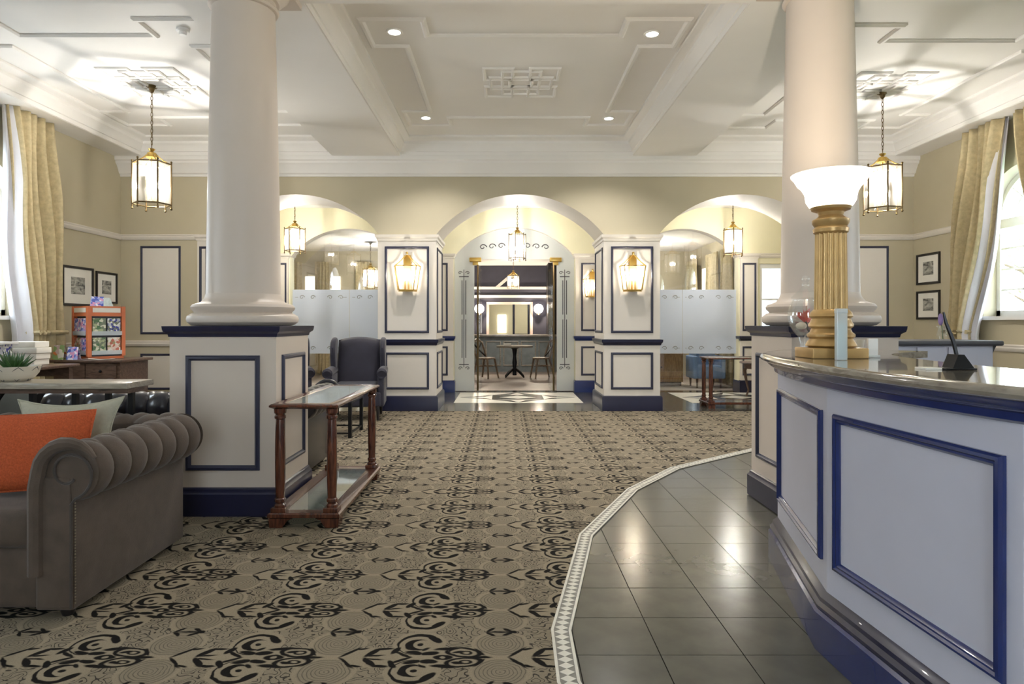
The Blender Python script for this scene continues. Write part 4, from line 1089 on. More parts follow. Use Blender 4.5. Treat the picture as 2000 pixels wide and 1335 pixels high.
lantern(0.225, 11.3, 3.37, 2.78, 2.38, 0.15, 'small lantern hanging in the central hall arch before the frosted doorway', None, 50)
lantern(0.22, 16.0, 2.85, 2.42, 2.15, 0.15, 'small lantern hanging over the dining room bar', None, 40)
lantern(-2.9, 14.2, 3.02, 2.42, 2.05, 0.16, 'glowing lantern behind the left glass screen among the curtains', None, 90)
lantern(3.1, 14.2, 3.02, 2.42, 2.05, 0.16, 'glowing lantern behind the right glass screen among golden curtains', None, 90)
lantern(0.9, 20.0, 2.85, 2.42, 2.15, 0.15, 'small lantern added to light the cream room beyond the bar opening', None, 60)  # lantern added to brighten the otherwise dark far room
# sconces on the piers
def sconce(x, y, z0, label, nrm=(0, -1), group=None, s=1.0):
    """z0 = bottom of the glass"""
    t = thing('wall_sconce', label, 'wall light', (x, y, z0), group)
    ang = math.atan2(nrm[1], nrm[0]) + PI / 2
    M = Matrix.Translation((x, y, z0)) @ Matrix.Rotation(ang, 4, 'Z') @ Matrix.Scale(s, 4)
    def put(mb, n, m, **kw): return mb.xf(M).build(n, m, t, **kw)
    put(MB().rbox(-0.05, 0.05, -0.016, 0.0, -0.02, 0.5, 0.006), 'back_plate', 'brass')
    tw, bw, h, td, bd = 0.185, 0.135, 0.34, 0.17, 0.13
    C = [((-bw, -0.01, 0), (-tw, -0.01, h)), ((-bw * 0.75, -bd, 0), (-tw * 0.8, -td, h)), ((bw * 0.75, -bd, 0), (tw * 0.8, -td, h)), ((bw, -0.01, 0), (tw, -0.01, h))]
    for a, b_ in C:
        put(MB().tube([a, b_], 0.007, 6).ball(b_, 0.011, 8, 6), 'post', 'brass')
        put(MB().tube([b_, (b_[0] * 0.62, b_[1] * 0.66, h + 0.06), (b_[0] * 0.2, b_[1] * 0.3 - 0.02, h + 0.14), (0, -0.05, h + 0.17)], 0.006, 6), 'crown_arm', 'brass')
    for k_ in (0, 1):
        put(MB().tube([c_[k_] for c_ in C], 0.007, 6), 'rim', 'brass')
    for (a, a2_), (b_, b2_) in zip(C[:-1], C[1:]):
        put(MB().add([a, b_, b2_, a2_], [(0, 1, 2, 3)]), 'glass_pane', 'lanternglass', smooth=False)
    put(MB().extr([(-bw, -0.005, 0), (-bw * 0.75, -bd, 0), (bw * 0.75, -bd, 0), (bw, -0.005, 0)], (0, 0, -0.022)), 'tray', 'brass')
    put(MB().ball((0, -0.05, h + 0.185), 0.02, 10, 8), 'finial', 'brass')
    for q in (-0.05, 0.0, 0.05):
        put(MB().lathe([(0.01, 0.0), (0.01, 0.13), (1e-5, 0.13)], q, -0.065, 10), 'candle', 'ceramic')
        put(MB().ball((q, -0.065, 0.165), 0.016, 10, 8, (1, 1, 2.1)), 'bulb', 'bulb')
    w = M @ Vector((0, -0.075, 0.24))
    plight('sconce_light', t, w, SCONCE_W * s, (1, 0.92, 0.78), 0.02)
sconce(-1.385, 9.375, 1.73, 'brass half-lantern wall sconce on the pier beside the wing chair')
sconce(1.835, 9.375, 1.73, 'brass half-lantern wall sconce on the pier nearest the far console table')
sconce(1.60, 11.925, 1.75, 'brass wall sconce on the inner hall pier beside the frosted doorway', s=0.9)

# ================================================================== PICTURES
def picture(wallx, nx, y0, y1, z0, z1, label, group=None):
    t = thing('framed_picture', label, 'picture', (wallx, (y0 + y1) / 2, z0), group)
    pth = rect('x', y0, y1, z0, z1, wallx + nx * 0.001)
    n = Vector((nx, 0, 0))
    if n.cross(Vector(pth[1]) - Vector(pth[0])).dot(Vector(pth[2]) - Vector(pth[1])) < 0: pth = pth[::-1]
    MB().sweep([(0, 0), (0, 0.02), (0.012, 0.024), (0.03, 0.018), (0.034, 0.0)], pth, n).build('frame', 'frameblack', t)
    a, b_ = sorted((wallx + nx * 0.002, wallx + nx * 0.008))
    MB().box(a, b_, y0 + 0.03, y1 - 0.03, z0 + 0.03, z1 - 0.03).build('mount', 'paper', t)
    c_, d_ = sorted((wallx + nx * 0.008, wallx + nx * 0.010))
    w, h = (y1 - y0), (z1 - z0)
    MB().box(c_, d_, y0 + w * 0.28, y1 - w * 0.28, z0 + h * 0.30, z1 - h * 0.27).build('print', 'engraving', t)
picture(XL, 1, 8.18, 8.80, 1.48, 1.99, 'wide black framed engraving above the brochure rack')
picture(XL, 1, 8.86, 9.34, 1.53, 1.965, 'small black framed engraving on the left wall nearest the corner')
picture(XL, 1, 7.55, 8.13, 1.50, 1.98, 'black framed picture half hidden behind the left curtain')
picture(XR, -1, 8.86, 9.36, 1.80, 2.23, 'upper of two black framed photographs on the right wall')
picture(XR, -1, 8.86, 9.36, 1.31, 1.71, 'lower of two black framed photographs on the right wall')

# ================================================================== BROWN CHESTERFIELD
def tufted_roll(p0, p1, outer, R, pitch, amp=0.032, zc=0.62, sweep=(-0.62, 1.38), nseg=14):
    """horizontal rolled top from p0 to p1 (2D), 'outer' = unit 2D vector to the outside; swept angle in units of pi from under the outside over the top"""
    p0, p1, outer = Vector(p0), Vector(p1), Vector(outer)
    Ls = (p1 - p0).length; n = max(2, round(Ls / pitch)); nu = n * nseg; nv = 36
    def fn(u, v):
        a = sweep[0] * PI + (sweep[1] - sweep[0]) * PI * v          # 0 = outward, pi/2 = up, pi = inward
        s_ = max(0.0, min(1.0, (a / PI - 0.30) / 0.45))
        f = u * n
        h = (abs(math.sin(PI * (f + 0.5 * s_))) * abs(math.sin(PI * (f - 0.5 * s_)))) ** 0.33
        fade = max(0.0, min(1.0, (a / PI + 0.55) / 0.4))
        endf = min(1.0, u * n * 2.2 + 0.35, (1 - u) * n * 2.2 + 0.35)
        r = R - amp + amp * (h * fade + (1 - fade)) * endf ** 0.3
        c = p0 + (p1 - p0) * u + outer * (r * math.cos(a))
        return (c.x, c.y, zc + r * math.sin(a))
    return MB().grid(fn, nu, nv)
def cap_disc(p, d, R, zc, m='x'):
    pass
sofa = thing('chesterfield_sofa', 'brown velvet chesterfield sofa with deep buttoned rolled arms', 'sofa', (-2.7, 3.2, 0))
V = 'brownvelvet'
SX1, SX0, SY0, SY1 = -1.81, -3.95, 2.75, 3.70
def sofa_build(root, X0, X1, Y0, Y1, m, md, arm_w=0.16, R=0.128, zc=0.625, front=-1, tuft=0.145, stud=True):
    """front=-1: seat opens toward -Y; front=+1 toward +Y"""
    yb = Y1 if front < 0 else Y0
    yf = Y0 if front < 0 else Y1
    lo, hi = min(yf, yb), max(yf, yb)
    for x_out, sgn in ((X1, 1), (X0, -1)):
        a0, a1 = sorted((x_out, x_out - sgn * arm_w))
        arm = MB().rbox(a0, a1, lo, hi, 0.045, zc, 0.012).build('arm', m, root)
        cx = x_out - sgn * 0.01
        rl = tufted_roll((cx, yf), (cx, yb), (sgn, 0), R, tuft, zc=zc)
        # close the ends with scroll discs
        for yy, dr in ((yf, front), (yb, -front)):
            ring = [(cx + R * 0.93 * math.cos(2 * PI * i / 32), yy, zc + R * 0.93 * math.sin(2 * PI * i / 32)) for i in range(32)]
            rl.add(ring + [(cx, yy + dr * 0.012, zc)], [(i, (i + 1) % 32, 32) for i in range(32)])
        rl.build('arm_roll', m, arm, angle=60)
        # front facing: scroll with piping
        fy = yf + front * 0.012
        sp = []
        for i in range(46):
            t = i / 45
            a = -0.42 * PI + t * 2.15 * PI; r = R * (0.86 - 0.60 * t)
            sp.append((cx + sgn * r * math.cos(a), fy, zc + r * math.sin(a)))
        sp = [(x_out, fy, 0.06), (x_out, fy, 0.30), (x_out, fy, zc - 0.13)] + sp
        MB().tube(sp, 0.006, 6).build('piping', md, arm)
        fp = MB().rbox(a0 + 0.015, a1 - 0.004, min(fy, yf), max(fy, yf) + 0.006, 0.06, zc - 0.02, 0.005)
        fp.build('arm_front', m, arm)
        ix = x_out - sgn * (arm_w - 0.012)
        bd = [(ix, fy, 0.20), (ix, fy, 0.40), (ix, fy, zc - 0.06)] + [(cx + sgn * -R * 0.98 * math.cos(0.1 + a * PI / 10), fy, zc + R * 0.98 * math.sin(0.1 + a * PI / 10)) for a in range(0, 9)]
        MB().tube(bd, [0.030] * 8 + [0.026, 0.022, 0.016, 0.01], 10).build('front_border', m, arm)
        if stud:
            sb = MB()
            for i in range(34):
                z = 0.075 + i * 0.0125 * 1.02
                sb.ball((x_out + sgn * 0.001, yf + front * -0.012, z), 0.0042, 6, 4)
            sb.build('studs', 'studs', arm)
            # inner pad of the arm, curling up to the roll
            i0, i1 = sorted((x_out - sgn * arm_w, x_out - sgn * (arm_w + 0.015)))
            MB().rbox(i0 - 0.005, i1 + 0.005, lo + 0.01, hi - 0.2, 0.30, zc + 0.06, 0.024, 4).build('inner_pad', m, arm)
    y0, y1 = sorted((yb, yb + front * 0.16))
    bk = MB().rbox(X0 + arm_w, X1 - arm_w, y0, y1, 0.045, zc, 0.012).build('back', m, root)
    cy = yb + front * 0.01
    tufted_roll((X1 - 0.02, cy), (X0 + 0.02, cy), (0, -front), R, tuft, zc=zc).build('back_roll', m, bk, angle=60)
    # tufted inner back
    nb = round((X1 - X0 - 2 * arm_w) / 0.2)
    def inner(u, v):
        f = u * nb; g = v * 2.0
        h = (abs(math.sin(PI * (f + g * 0.5))) * abs(math.sin(PI * (f - g * 0.5)))) ** 0.35
        return (X0 + arm_w + (X1 - X0 - 2 * arm_w) * u, yb + front * (0.16 + 0.03 * h + 0.03 * (1 - v)), 0.40 + (zc + 0.09 - 0.40) * v)
    MB().grid(inner, nb * 10, 14).build('inner_back', m, bk, angle=60)
    b0, b1 = sorted((yf + front * -0.02, yb + front * 0.16))
    MB().rbox(X0 + arm_w, X1 - arm_w, b0, b1, 0.045, 0.30, 0.02).build('seat_base', m, root)
    ns = 3; wseat = (X1 - X0 - 2 * arm_w) / ns
    for i in range(ns):
        c0, c1 = sorted((yf + front * 0.005, yb + front * 0.19))
        MB().rbox(X0 + arm_w + i * wseat + 0.004, X0 + arm_w + (i + 1) * wseat - 0.004, c0, c1, 0.30, 0.465, 0.045, 4).build('seat_cushion', m, root)
    for xx in (X0 + 0.06, X1 - 0.06):
        for yy in (lo + 0.06, hi - 0.06):
            MB().lathe([(0.022, 0.006), (0.03, 0.03), (0.026, 0.047)], xx, yy, 12).build('foot', 'frameblack', root)
sofa_build(sofa, SX0, SX1, SY0, SY1, V, 'brownvelvet_dark')
# cushions
def cushion(name, label, m, w, h, T, loc, rx, ry, rz, pull=0.05):
    t = thing(name, label, 'cushion', loc)
    def fn(sgn):
        def f(u, v):
            a, b_ = 2 * u - 1, 2 * v - 1
            e = (max(0, 1 - abs(a) ** 2.6) * max(0, 1 - abs(b_) ** 2.6)) ** 0.55
            k1 = 1 - pull * (1 - b_ * b_) ; 
            x = a * w / 2 * (1 - pull * 1.3 * (1 - abs(a) ** 2 * 0 ) * (1 - b_ * b_) * abs(a)); z = b_ * h / 2 * (1 - pull * 1.3 * (1 - a * a) * abs(b_))
            wr = 0.004 * math.sin(9 * a + 4 * b_) * e
            return (x, sgn * (T / 2 * e) + wr, z)
        return f
    mb = MB().grid(fn(1), 30, 30).grid(fn(-1), 30, 30)
    M = Matrix.Rotation(rz, 4, 'Z') @ Matrix.Rotation(rx, 4, 'X') @ Matrix.Rotation(ry, 4, 'Y')
    mb.xf(Matrix.Translation(loc) @ M)
    mb.build('cover', m, t, angle=80)
    ed = []
    for a, b_ in [(-1 + 2 * i / 20, -1) for i in range(20)] + [(1, -1 + 2 * i / 20) for i in range(20)] + [(1 - 2 * i / 20, 1) for i in range(20)] + [(-1, 1 - 2 * i / 20) for i in range(20)]:
        p = fn(1)((a + 1) / 2, (b_ + 1) / 2); ed.append((p[0], 0, p[2]))
    q = MB().tube(ed, 0.005, 5, True).xf(Matrix.Translation(loc) @ M); q.build('seam', m, t)
    return t
cushion('cushion', 'burnt orange woven cushion leaning on the brown sofa', 'orange', 0.54, 0.37, 0.15, (-2.225, 3.07, 0.652), math.radians(-22), math.radians(-3), math.radians(4), 0.03)
cushion('cushion', 'grey linen cushion behind the orange cushion on the brown sofa', 'greylinen', 0.56, 0.40, 0.13, (-2.23, 3.34, 0.672), math.radians(-12), math.radians(-2), math.radians(-2), 0.16)

# ================================================================== BLACK LEATHER CHESTERFIELD
bs_ = thing('chesterfield_sofa', 'black leather chesterfield sofa behind the plinth with its back to the brown sofa', 'sofa', (-2.6, 5.5, 0))
sofa_build(bs_, -3.62, -1.60, 5.16, 5.98, 'blackleather', 'blackmetal', front=1, tuft=0.16, stud=False, R=0.125, zc=0.60)

# ================================================================== GLASS CONSOLE TABLES
def console(cx, cy, L_, Wd, along, label):
    """along 'y' or 'x' = long axis"""
    t = thing('console_table', label, 'console table', (0, 0, 0), None)
    hx, hy = Wd / 2, L_ / 2
    MB().sweep([(0, 0.722), (0.055, 0.722), (0.055, 0.748), (0.05, 0.752), (-0.012, 0.752), (-0.022, 0.745), (-0.022, 0.735), (-0.01, 0.728)],
               [(-hx, -hy, 0), (hx, -hy, 0), (hx, hy, 0), (-hx, hy, 0)], (0, 0, 1)).build('top_frame', 'mahogany', t)
    MB().box(-hx + 0.05, hx - 0.05, -hy + 0.05, hy - 0.05, 0.742, 0.750).build('glass_top', 'tableglass', t)
    prof = [(0.036, 0.115), (0.036, 0.13), (0.026, 0.14), (0.034, 0.15), (0.034, 0.165), (0.027, 0.172), (0.031, 0.30), (0.0315, 0.45), (0.029, 0.60), (0.026, 0.655), (0.034, 0.662), (0.034, 0.676), (0.027, 0.685), (0.036, 0.695), (0.038, 0.722)]
    for sx in (-1, 1):
        for sy in (-1, 1):
            lx, ly = sx * (hx - 0.03), sy * (hy - 0.03)
            MB().lathe(prof, lx, ly, 20).build('leg', 'mahogany', t)
            MB().rbox(lx - 0.045, lx + 0.045, ly - 0.045, ly + 0.045, 0.088, 0.117, 0.004).build('leg_block', 'mahogany', t)
            MB().extr([(lx - sx * -0.05, ly - 0.05, 0.0), (lx - sx * 0.03, ly - 0.05, 0.0), (lx - sx * 0.06, ly - 0.05, 0.045), (lx - sx * 0.09, ly - 0.05, 0.055), (lx - sx * -0.055, ly - 0.05, 0.055)], (0, 0.10, 0)).build('bracket_foot', 'mahogany', t)
    MB().sweep([(0, 0.055), (0.06, 0.055), (0.06, 0.086), (0.05, 0.09), (-0.02, 0.09), (-0.03, 0.082), (-0.03, 0.062)],
               [(-hx, -hy, 0), (hx, -hy, 0), (hx, hy, 0), (-hx, hy, 0)], (0, 0, 1)).build('shelf_frame', 'mahogany', t)
    MB().box(-hx + 0.055, hx - 0.055, -hy + 0.055, hy - 0.055, 0.078, 0.086).build('glass_shelf', 'tableglass', t)
    t.location = (cx, cy, 0.006 if along == 'y' else 0.0)
    if along == 'x': t.rotation_euler = (0, 0, PI / 2)
    return t
console(-1.225, 4.66, 1.28, 0.38, 'y', 'mahogany console table with glass top and turned legs beside the sofa column')
console(3.67, 9.88, 1.28, 0.40, 'x', 'mahogany glass console table standing in the right hand arch on the tiles')

# ================================================================== WING CHAIRS AND COFFEE TABLE
def wing_chair(x, y, rz, label):
    t = thing('wing_chair', label, 'armchair', (0, 0, 0), None)
    m = 'navyvelvet'
    MB().rbox(-0.33, 0.33, -0.30, 0.30, 0.17, 0.36, 0.03).build('seat_base', m, t)
    MB().rbox(-0.27, 0.27, -0.34, 0.20, 0.36, 0.47, 0.045, 4).build('seat_cushion', m, t)
    def back(sgn):
        def f(u, v):
            a = 2 * u - 1
            w = 0.30 - 0.02 * v
            top = 1.06 - 0.045 * a * a
            z = 0.34 + (top - 0.34) * v
            e = (max(0, 1 - abs(a) ** 5) * max(0, 1 - (abs(2 * v - 1)) ** 8)) ** 0.5
            return (a * w, 0.24 + 0.10 * v + sgn * (0.075 * e), z)
        return f
    MB().grid(back(-1), 20, 20).grid(back(1), 20, 20).build('backrest', m, t, angle=70)
    for sx in (-1, 1):
        wp = [(0.30, 0.56), (0.34, 0.80), (0.37, 1.03), (0.30, 1.055), (0.18, 1.04), (0.09, 1.0), (0.04, 0.92), (0.05, 0.82), (0.09, 0.70), (0.10, 0.58)]
        wg = MB().extr([(sx * 0.29 , yy, zz) for yy, zz in wp], (sx * 0.07, 0, 0))
        o = wg.build('wing', m, t); 
        md = o.modifiers.new('round', 'BEVEL'); md.width = 0.028; md.segments = 4; md.limit_method = 'ANGLE'; md.angle_limit = math.radians(50)
        MB().rbox(sx * 0.325 - 0.04, sx * 0.325 + 0.04, -0.28, 0.30, 0.17, 0.60, 0.02).build('arm_panel', m, t)
        MB().tube([(sx * 0.34, -0.33, 0.60), (sx * 0.34, -0.32, 0.605), (sx * 0.34, 0.0, 0.615), (sx * 0.33, 0.30, 0.62)], [0.045, 0.066, 0.062, 0.055], 16).build('arm_roll', m, t)
        for yy, dy in ((-0.27, -0.02), (0.27, 0.06)):
            MB().tube([(sx * 0.28, yy, 0.18), (sx * 0.29, yy + dy * 0.4, 0.10), (sx * 0.29, yy + dy, 0.0)], [0.03, 0.022, 0.014], 8).build('leg', 'frameblack', t)
    t.location = (x, y, 0.012); t.rotation_euler = (0, 0, rz)
    return t
wing_chair(-1.945, 8.66, math.radians(7), 'navy velvet wing chair facing the lobby beside the lit pier')
wing_chair(-2.93, 8.62, math.radians(20), 'navy velvet wing chair mostly hidden behind the sofa column')
ct = thing('coffee_table', 'low black metal coffee table in front of the navy wing chair', 'table', (-2.1, 7.4, 0.006))
MB().rbox(-2.56, -1.66, 7.12, 7.72, 0.385, 0.41, 0.004).build('tabletop', 'blackleather', ct)
for xx in (-2.54, -1.68):
    for yy in (7.14, 7.70):
        MB().box(xx - 0.018, xx + 0.018, yy - 0.018, yy + 0.018, 0.006, 0.386).build('leg', 'blackmetal', ct)
MB().box(-2.54, -1.68, 7.13, 7.15, 0.05, 0.066).box(-2.54, -1.68, 7.69, 7.71, 0.05, 0.066).box(-1.69, -1.67, 7.14, 7.70, 0.05, 0.066).box(-2.55, -2.53, 7.14, 7.70, 0.05, 0.066).build('stretcher', 'blackmetal', ct)

# ================================================================== CONSOLE BEHIND THE SOFA, BOWL, SIDEBOARD
lc = thing('long_console', 'long grey oak console with black metal uprights behind the brown sofa', 'console table', (-3.0, 4.0, 0.006))
MB().rbox(-4.3, -2.225, 3.86, 4.16, 0.865, 0.90, 0.004).build('tabletop', 'greyoak', lc)
MB().box(-4.2, -2.24, 3.90, 4.12, 0.835, 0.866).build('under_rail', 'walnut', lc)
for xx in (-4.15, -3.3, -2.86, -2.60, -2.40, -2.26):
    MB().box(xx - 0.014, xx + 0.014, 3.96, 3.99, 0.006, 0.836).build('upright', 'blackmetal', lc)
MB().box(-4.2, -2.24, 3.95, 4.0, 0.006, 0.03).build('foot_rail', 'blackmetal', lc)
bw = thing('succulent_bowl', 'cream bowl with crossed lines on the long console', 'bowl', (-3.0, 4.01, 0.90))
bp = [(1e-5, 0.90), (0.075, 0.90), (0.105, 0.92), (0.128, 0.95), (0.14, 0.992), (0.134, 0.992), (0.122, 0.955), (0.095, 0.928), (1e-5, 0.92)]
MB().lathe(bp, -3.0, 4.01, 40).build('bowl_body', 'ceramic', bw)
MB().lathe([(1e-5, 0.974), (0.127, 0.974)], -3.0, 4.01, 32).build('soil', 'bark', bw)
ln = MB()
for q in range(8):
    for s_ in (-1, 1):
        pts = []
        for i in range(9):
            t = i / 8; a = q * PI / 4 + s_ * t * PI / 4
            z = 0.903 + t * 0.086
            r = 0.078 + (0.14 - 0.078) * (t ** 0.7) + 0.003
            pts.append((-3.0 + r * math.cos(a), 4.01 + r * math.sin(a), z))
        ln.tube(pts, 0.0018, 4)
ln.build('line_decoration', 'greydark', bw)
sc_ = thing('succulent', 'spiky green succulent growing in the cream bowl', 'plant', (-3.0, 4.01, 0.975))
for q in range(30):
    a = q * 2.399; lean = 0.15 + 1.0 * (q / 30); L_ = 0.085 + 0.035 * ((q * 7) % 5) / 5
    base = Vector((-3.0 + 0.02 * math.cos(a), 4.01 + 0.02 * math.sin(a), 0.974))
    d = Vector((math.cos(a) * math.sin(lean), math.sin(a) * math.sin(lean), math.cos(lean)))
    side = Vector((-math.sin(a), math.cos(a), 0))
    mid = base + d * L_ * 0.45; tip = base + d * L_ + Vector((0, 0, 0.012))
    MB().tube([base, mid, tip], [0.007, 0.008, 0.0008], 5).build('leaf', 'leaf', sc_)
# sideboard in the corner
sbd = thing('sideboard', 'dark walnut sideboard under the brochure rack by the left wall', 'sideboard', (-4.95, 7.9, 0.006))
MB().box(-5.24, -4.47, 7.62, 8.22, 0.10, 0.80).build('cabinet_body', 'walnut', sbd)
MB().rbox(-5.27, -4.42, 7.58, 8.25, 0.80, 0.832, 0.006).build('cabinet_top', 'walnut', sbd)
for x0 in (-5.22, -4.86):
    dr = MB().box(x0, x0 + 0.35, 7.605, 7.62, 0.62, 0.785).build('drawer', 'walnut', sbd)
    MB().ball((x0 + 0.175, 7.595, 0.70), 0.016, 8, 6).build('knob', 'blackmetal', dr)
    MB().box(x0, x0 + 0.35, 7.605, 7.62, 0.13, 0.60).build('door', 'walnut', sbd)
for xx in (-5.20, -4.51):
    for yy in (7.66, 8.18): MB().box(xx - 0.03, xx + 0.03, yy - 0.03, yy + 0.03, 0.006, 0.10).build('leg', 'walnut', sbd)
# brochure rack (rotated so that two sides show)
RX, RY, RA, RW, RZ0, RZ1 = -4.935, 7.975, math.radians(55), 0.19, 0.832, 1.46
rk = thing('brochure_rack', 'orange framed revolving brochure rack on the walnut sideboard', 'brochure rack', (RX, RY, RZ0))
MR = Matrix.Translation((RX, RY, 0)) @ Matrix.Rotation(RA, 4, 'Z')
def rput(mb, n, m, par=rk): return mb.xf(MR).build(n, m, par)
for sx in (-1, 1):
    for sy in (-1, 1):
        rput(MB().box(sx * RW - 0.022, sx * RW + 0.022, sy * RW - 0.022, sy * RW + 0.022, RZ0 + 0.03, RZ1), 'corner_post', 'orangeframe')
rput(MB().rbox(-0.2, 0.2, -0.2, 0.2, RZ0, RZ0 + 0.03, 0.004), 'rack_base', 'orangeframe')
rput(MB().box(-RW + 0.022, RW - 0.022, -RW + 0.01, RW - 0.01, RZ0 + 0.03, RZ1 - 0.12), 'rack_core', 'greydark')
rput(MB().box(-RW, RW, -RW - 0.015, RW + 0.015, RZ1 - 0.12, RZ1).box(-RW - 0.015, RW + 0.015, -RW, RW, RZ1 - 0.12, RZ1), 'header', 'orangeframe')
for rot in range(4):
    Mr = MR @ Matrix.Rotation(rot * PI / 2, 4, 'Z')
    MB().box(-RW + 0.035, RW - 0.035, -RW - 0.019, -RW - 0.015, RZ1 - 0.075, RZ1 - 0.02).xf(Mr).build('header_label', 'paper', rk)
    for z in (RZ0 + 0.05, RZ0 + 0.28):
        MB().box(-RW + 0.022, RW - 0.022, -RW - 0.028, -RW, z, z + 0.008).box(-RW + 0.022, RW - 0.022, -RW - 0.030, -RW - 0.026, z, z + 0.05).xf(Mr).build('pocket', 'acrylic', rk)
prints = ['print_green', 'print_navy', 'print_green', 'print_red', 'print_blue', 'print_blue', 'print_red', 'print_blue']
pi = 0
for rot in (0, 3, 1):
    Mr = MR @ Matrix.Rotation(rot * PI / 2, 4, 'Z')
    for z in (RZ0 + 0.289, RZ0 + 0.059):
        for x0 in (-0.155, 0.01):
            pm = prints[pi % 8]; pi += 1
            o = MB().box(x0, x0 + 0.145, -RW - 0.016, -RW - 0.006, z, z + 0.195).xf(Mr).build('brochure', pm)
            tag(o, '%s brochure in %s pocket of the orange rack' % ({'print_green': 'green and cream landscape', 'print_navy': 'navy and white', 'print_red': 'red and cream', 'print_blue': 'pale blue and pink'}[pm], 'an upper' if z > RZ0 + 0.2 else 'a lower'), 'brochure', 'brochures in the orange rack')
# sign cards on the rack, leaflets on the sideboard
o = MB().extr([(-0.14, -0.10, RZ1 + 0.001), (0.0, -0.12, RZ1 + 0.001), (0.04, -0.04, RZ1 + 0.12), (-0.09, -0.02, RZ1 + 0.12)], (0, 0.004, 0)).xf(MR).build('brochure', 'print_blue')
tag(o, 'pale blue leaflet leaning on top of the brochure rack', 'leaflet')
o = MB().extr([(0.03, 0.0, RZ1 + 0.001), (0.16, -0.02, RZ1 + 0.001), (0.15, 0.05, RZ1 + 0.11), (0.05, 0.07, RZ1 + 0.11)], (0, 0.004, 0)).xf(MR).build('brochure', 'cardpale')
tag(o, 'grey leaflet leaning on top of the brochure rack', 'leaflet')
for i, (x0, y0, h, m, lb) in enumerate(((-5.245, 7.60, 0.17, 'print_orange', 'orange striped tent card on the sideboard beside the rack'), (-5.08, 7.595, 0.15, 'print_blue', 'blue patterned tent card on the sideboard in front of the brochure rack'))):
    o = MB().extr([(x0, y0, 0.833), (x0 + 0.13, y0, 0.833), (x0 + 0.12, y0 + 0.035, 0.833 + h), (x0, y0 + 0.035, 0.833 + h)], (0, 0.004, 0)).extr([(x0, y0 + 0.07, 0.833), (x0 + 0.13, y0 + 0.07, 0.833), (x0 + 0.12, y0 + 0.035, 0.833 + h), (x0, y0 + 0.035, 0.833 + h)], (0, 0.004, 0)).build('tent_card', m)
    tag(o, lb, 'card')
o = MB().grid(lambda u, v: (-4.90 + 0.35 * u, 7.59 + 0.07 * v, 0.842 + 0.004 * math.sin(8 * u) + (-0.0 if v > 0.2 else -0.0)), 16, 4).build('paper_runner', 'paper')
o.modifiers.new('t', 'SOLIDIFY').thickness = 0.003
tag(o, 'long white sheet of paper along the sideboard edge', 'paper')
# magazine table by the left window: a dark table with boxes and magazines
mt = thing('window_table', 'dark wooden table below the left window holding blue boxes', 'table', (-5.0, 6.6, 0.006))
MB().rbox(-5.48, -4.50, 6.05, 6.95, 0.80, 0.83, 0.006).build('tabletop', 'walnut', mt)
for xx in (-5.42, -4.58):
    for yy in (6.12, 6.88): MB().box(xx - 0.03, xx + 0.03, yy - 0.03, yy + 0.03, 0.006, 0.80).build('leg', 'walnut', mt)
MB().box(-5.42, -4.58, 6.10, 6.14, 0.70, 0.80).box(-5.42, -4.58, 6.86, 6.90, 0.70, 0.80).build('apron', 'walnut', mt)
b1 = thing('display_carton', 'blue display carton with a white lid below the left window', 'box', (-4.98, 6.3, 0.83))
MB().rbox(-5.3, -4.84, 6.18, 6.45, 0.831, 1.05, 0.004).build('carton', 'print_navy', b1)
MB().rbox(-5.33, -4.80, 6.15, 6.48, 1.05, 1.075, 0.004).build('lid', 'whitepaint', b1)
for i in range(4):
    o = MB().rbox(-5.02 + 0.01 * (i % 2), -4.72 + 0.012 * (i % 3), 6.58 + 0.01 * (i % 2), 6.80, 0.831 + i * 0.06, 0.831 + (i + 1) * 0.06 - 0.002, 0.006).build('paper_ream', 'paper')
    tag(o, '%s thick white paper pad of the stack below the left window' % ('bottom-most', 'second from bottom', 'third from bottom', 'topmost')[i], 'paper pad', 'pads stacked below the left window')
# small dark table and grey seat at the frame edge
st = thing('side_table', 'small dark brown side table between the long console and the black sofa', 'table', (-3.95, 4.75, 0.006))
MB().rbox(-4.35, -3.70, 4.45, 5.05, 0.765, 0.80, 0.006).build('tabletop', 'walnut', st)
for s_ in (-1, 1):
    MB().tube([(-4.02 - 0.25 * s_, 4.75 - 0.2, 0.766), (-4.02 + 0.25 * s_, 4.75 - 0.2, 0.03)], 0.022, 8).tube([(-4.02 - 0.25 * s_, 4.75 + 0.2, 0.766), (-4.02 + 0.25 * s_, 4.75 + 0.2, 0.03)], 0.022, 8).build('crossed_legs', 'blackmetal', st)
ds = thing('tub_chair', 'grey rounded tub seat standing behind the crossed leg side table', 'chair', (-4.2, 5.6, 0.006))
MB().lathe([(0.30, 0.12), (0.33, 0.40), (0.34, 0.72), (0.32, 0.74), (0.27, 0.73), (0.26, 0.45), (1e-5, 0.44)], -4.2, 5.6, 36).build('tub_shell', 'greydrum', ds)
for a in range(4):
    ca, sa = math.cos(a * PI / 2 + 0.78), math.sin(a * PI / 2 + 0.78)
    MB().tube([(-4.2 + 0.24 * ca, 5.6 + 0.24 * sa, 0.13), (-4.2 + 0.26 * ca, 5.6 + 0.26 * sa, 0.010)], [0.02, 0.014], 8).build('leg', 'frameblack', ds)

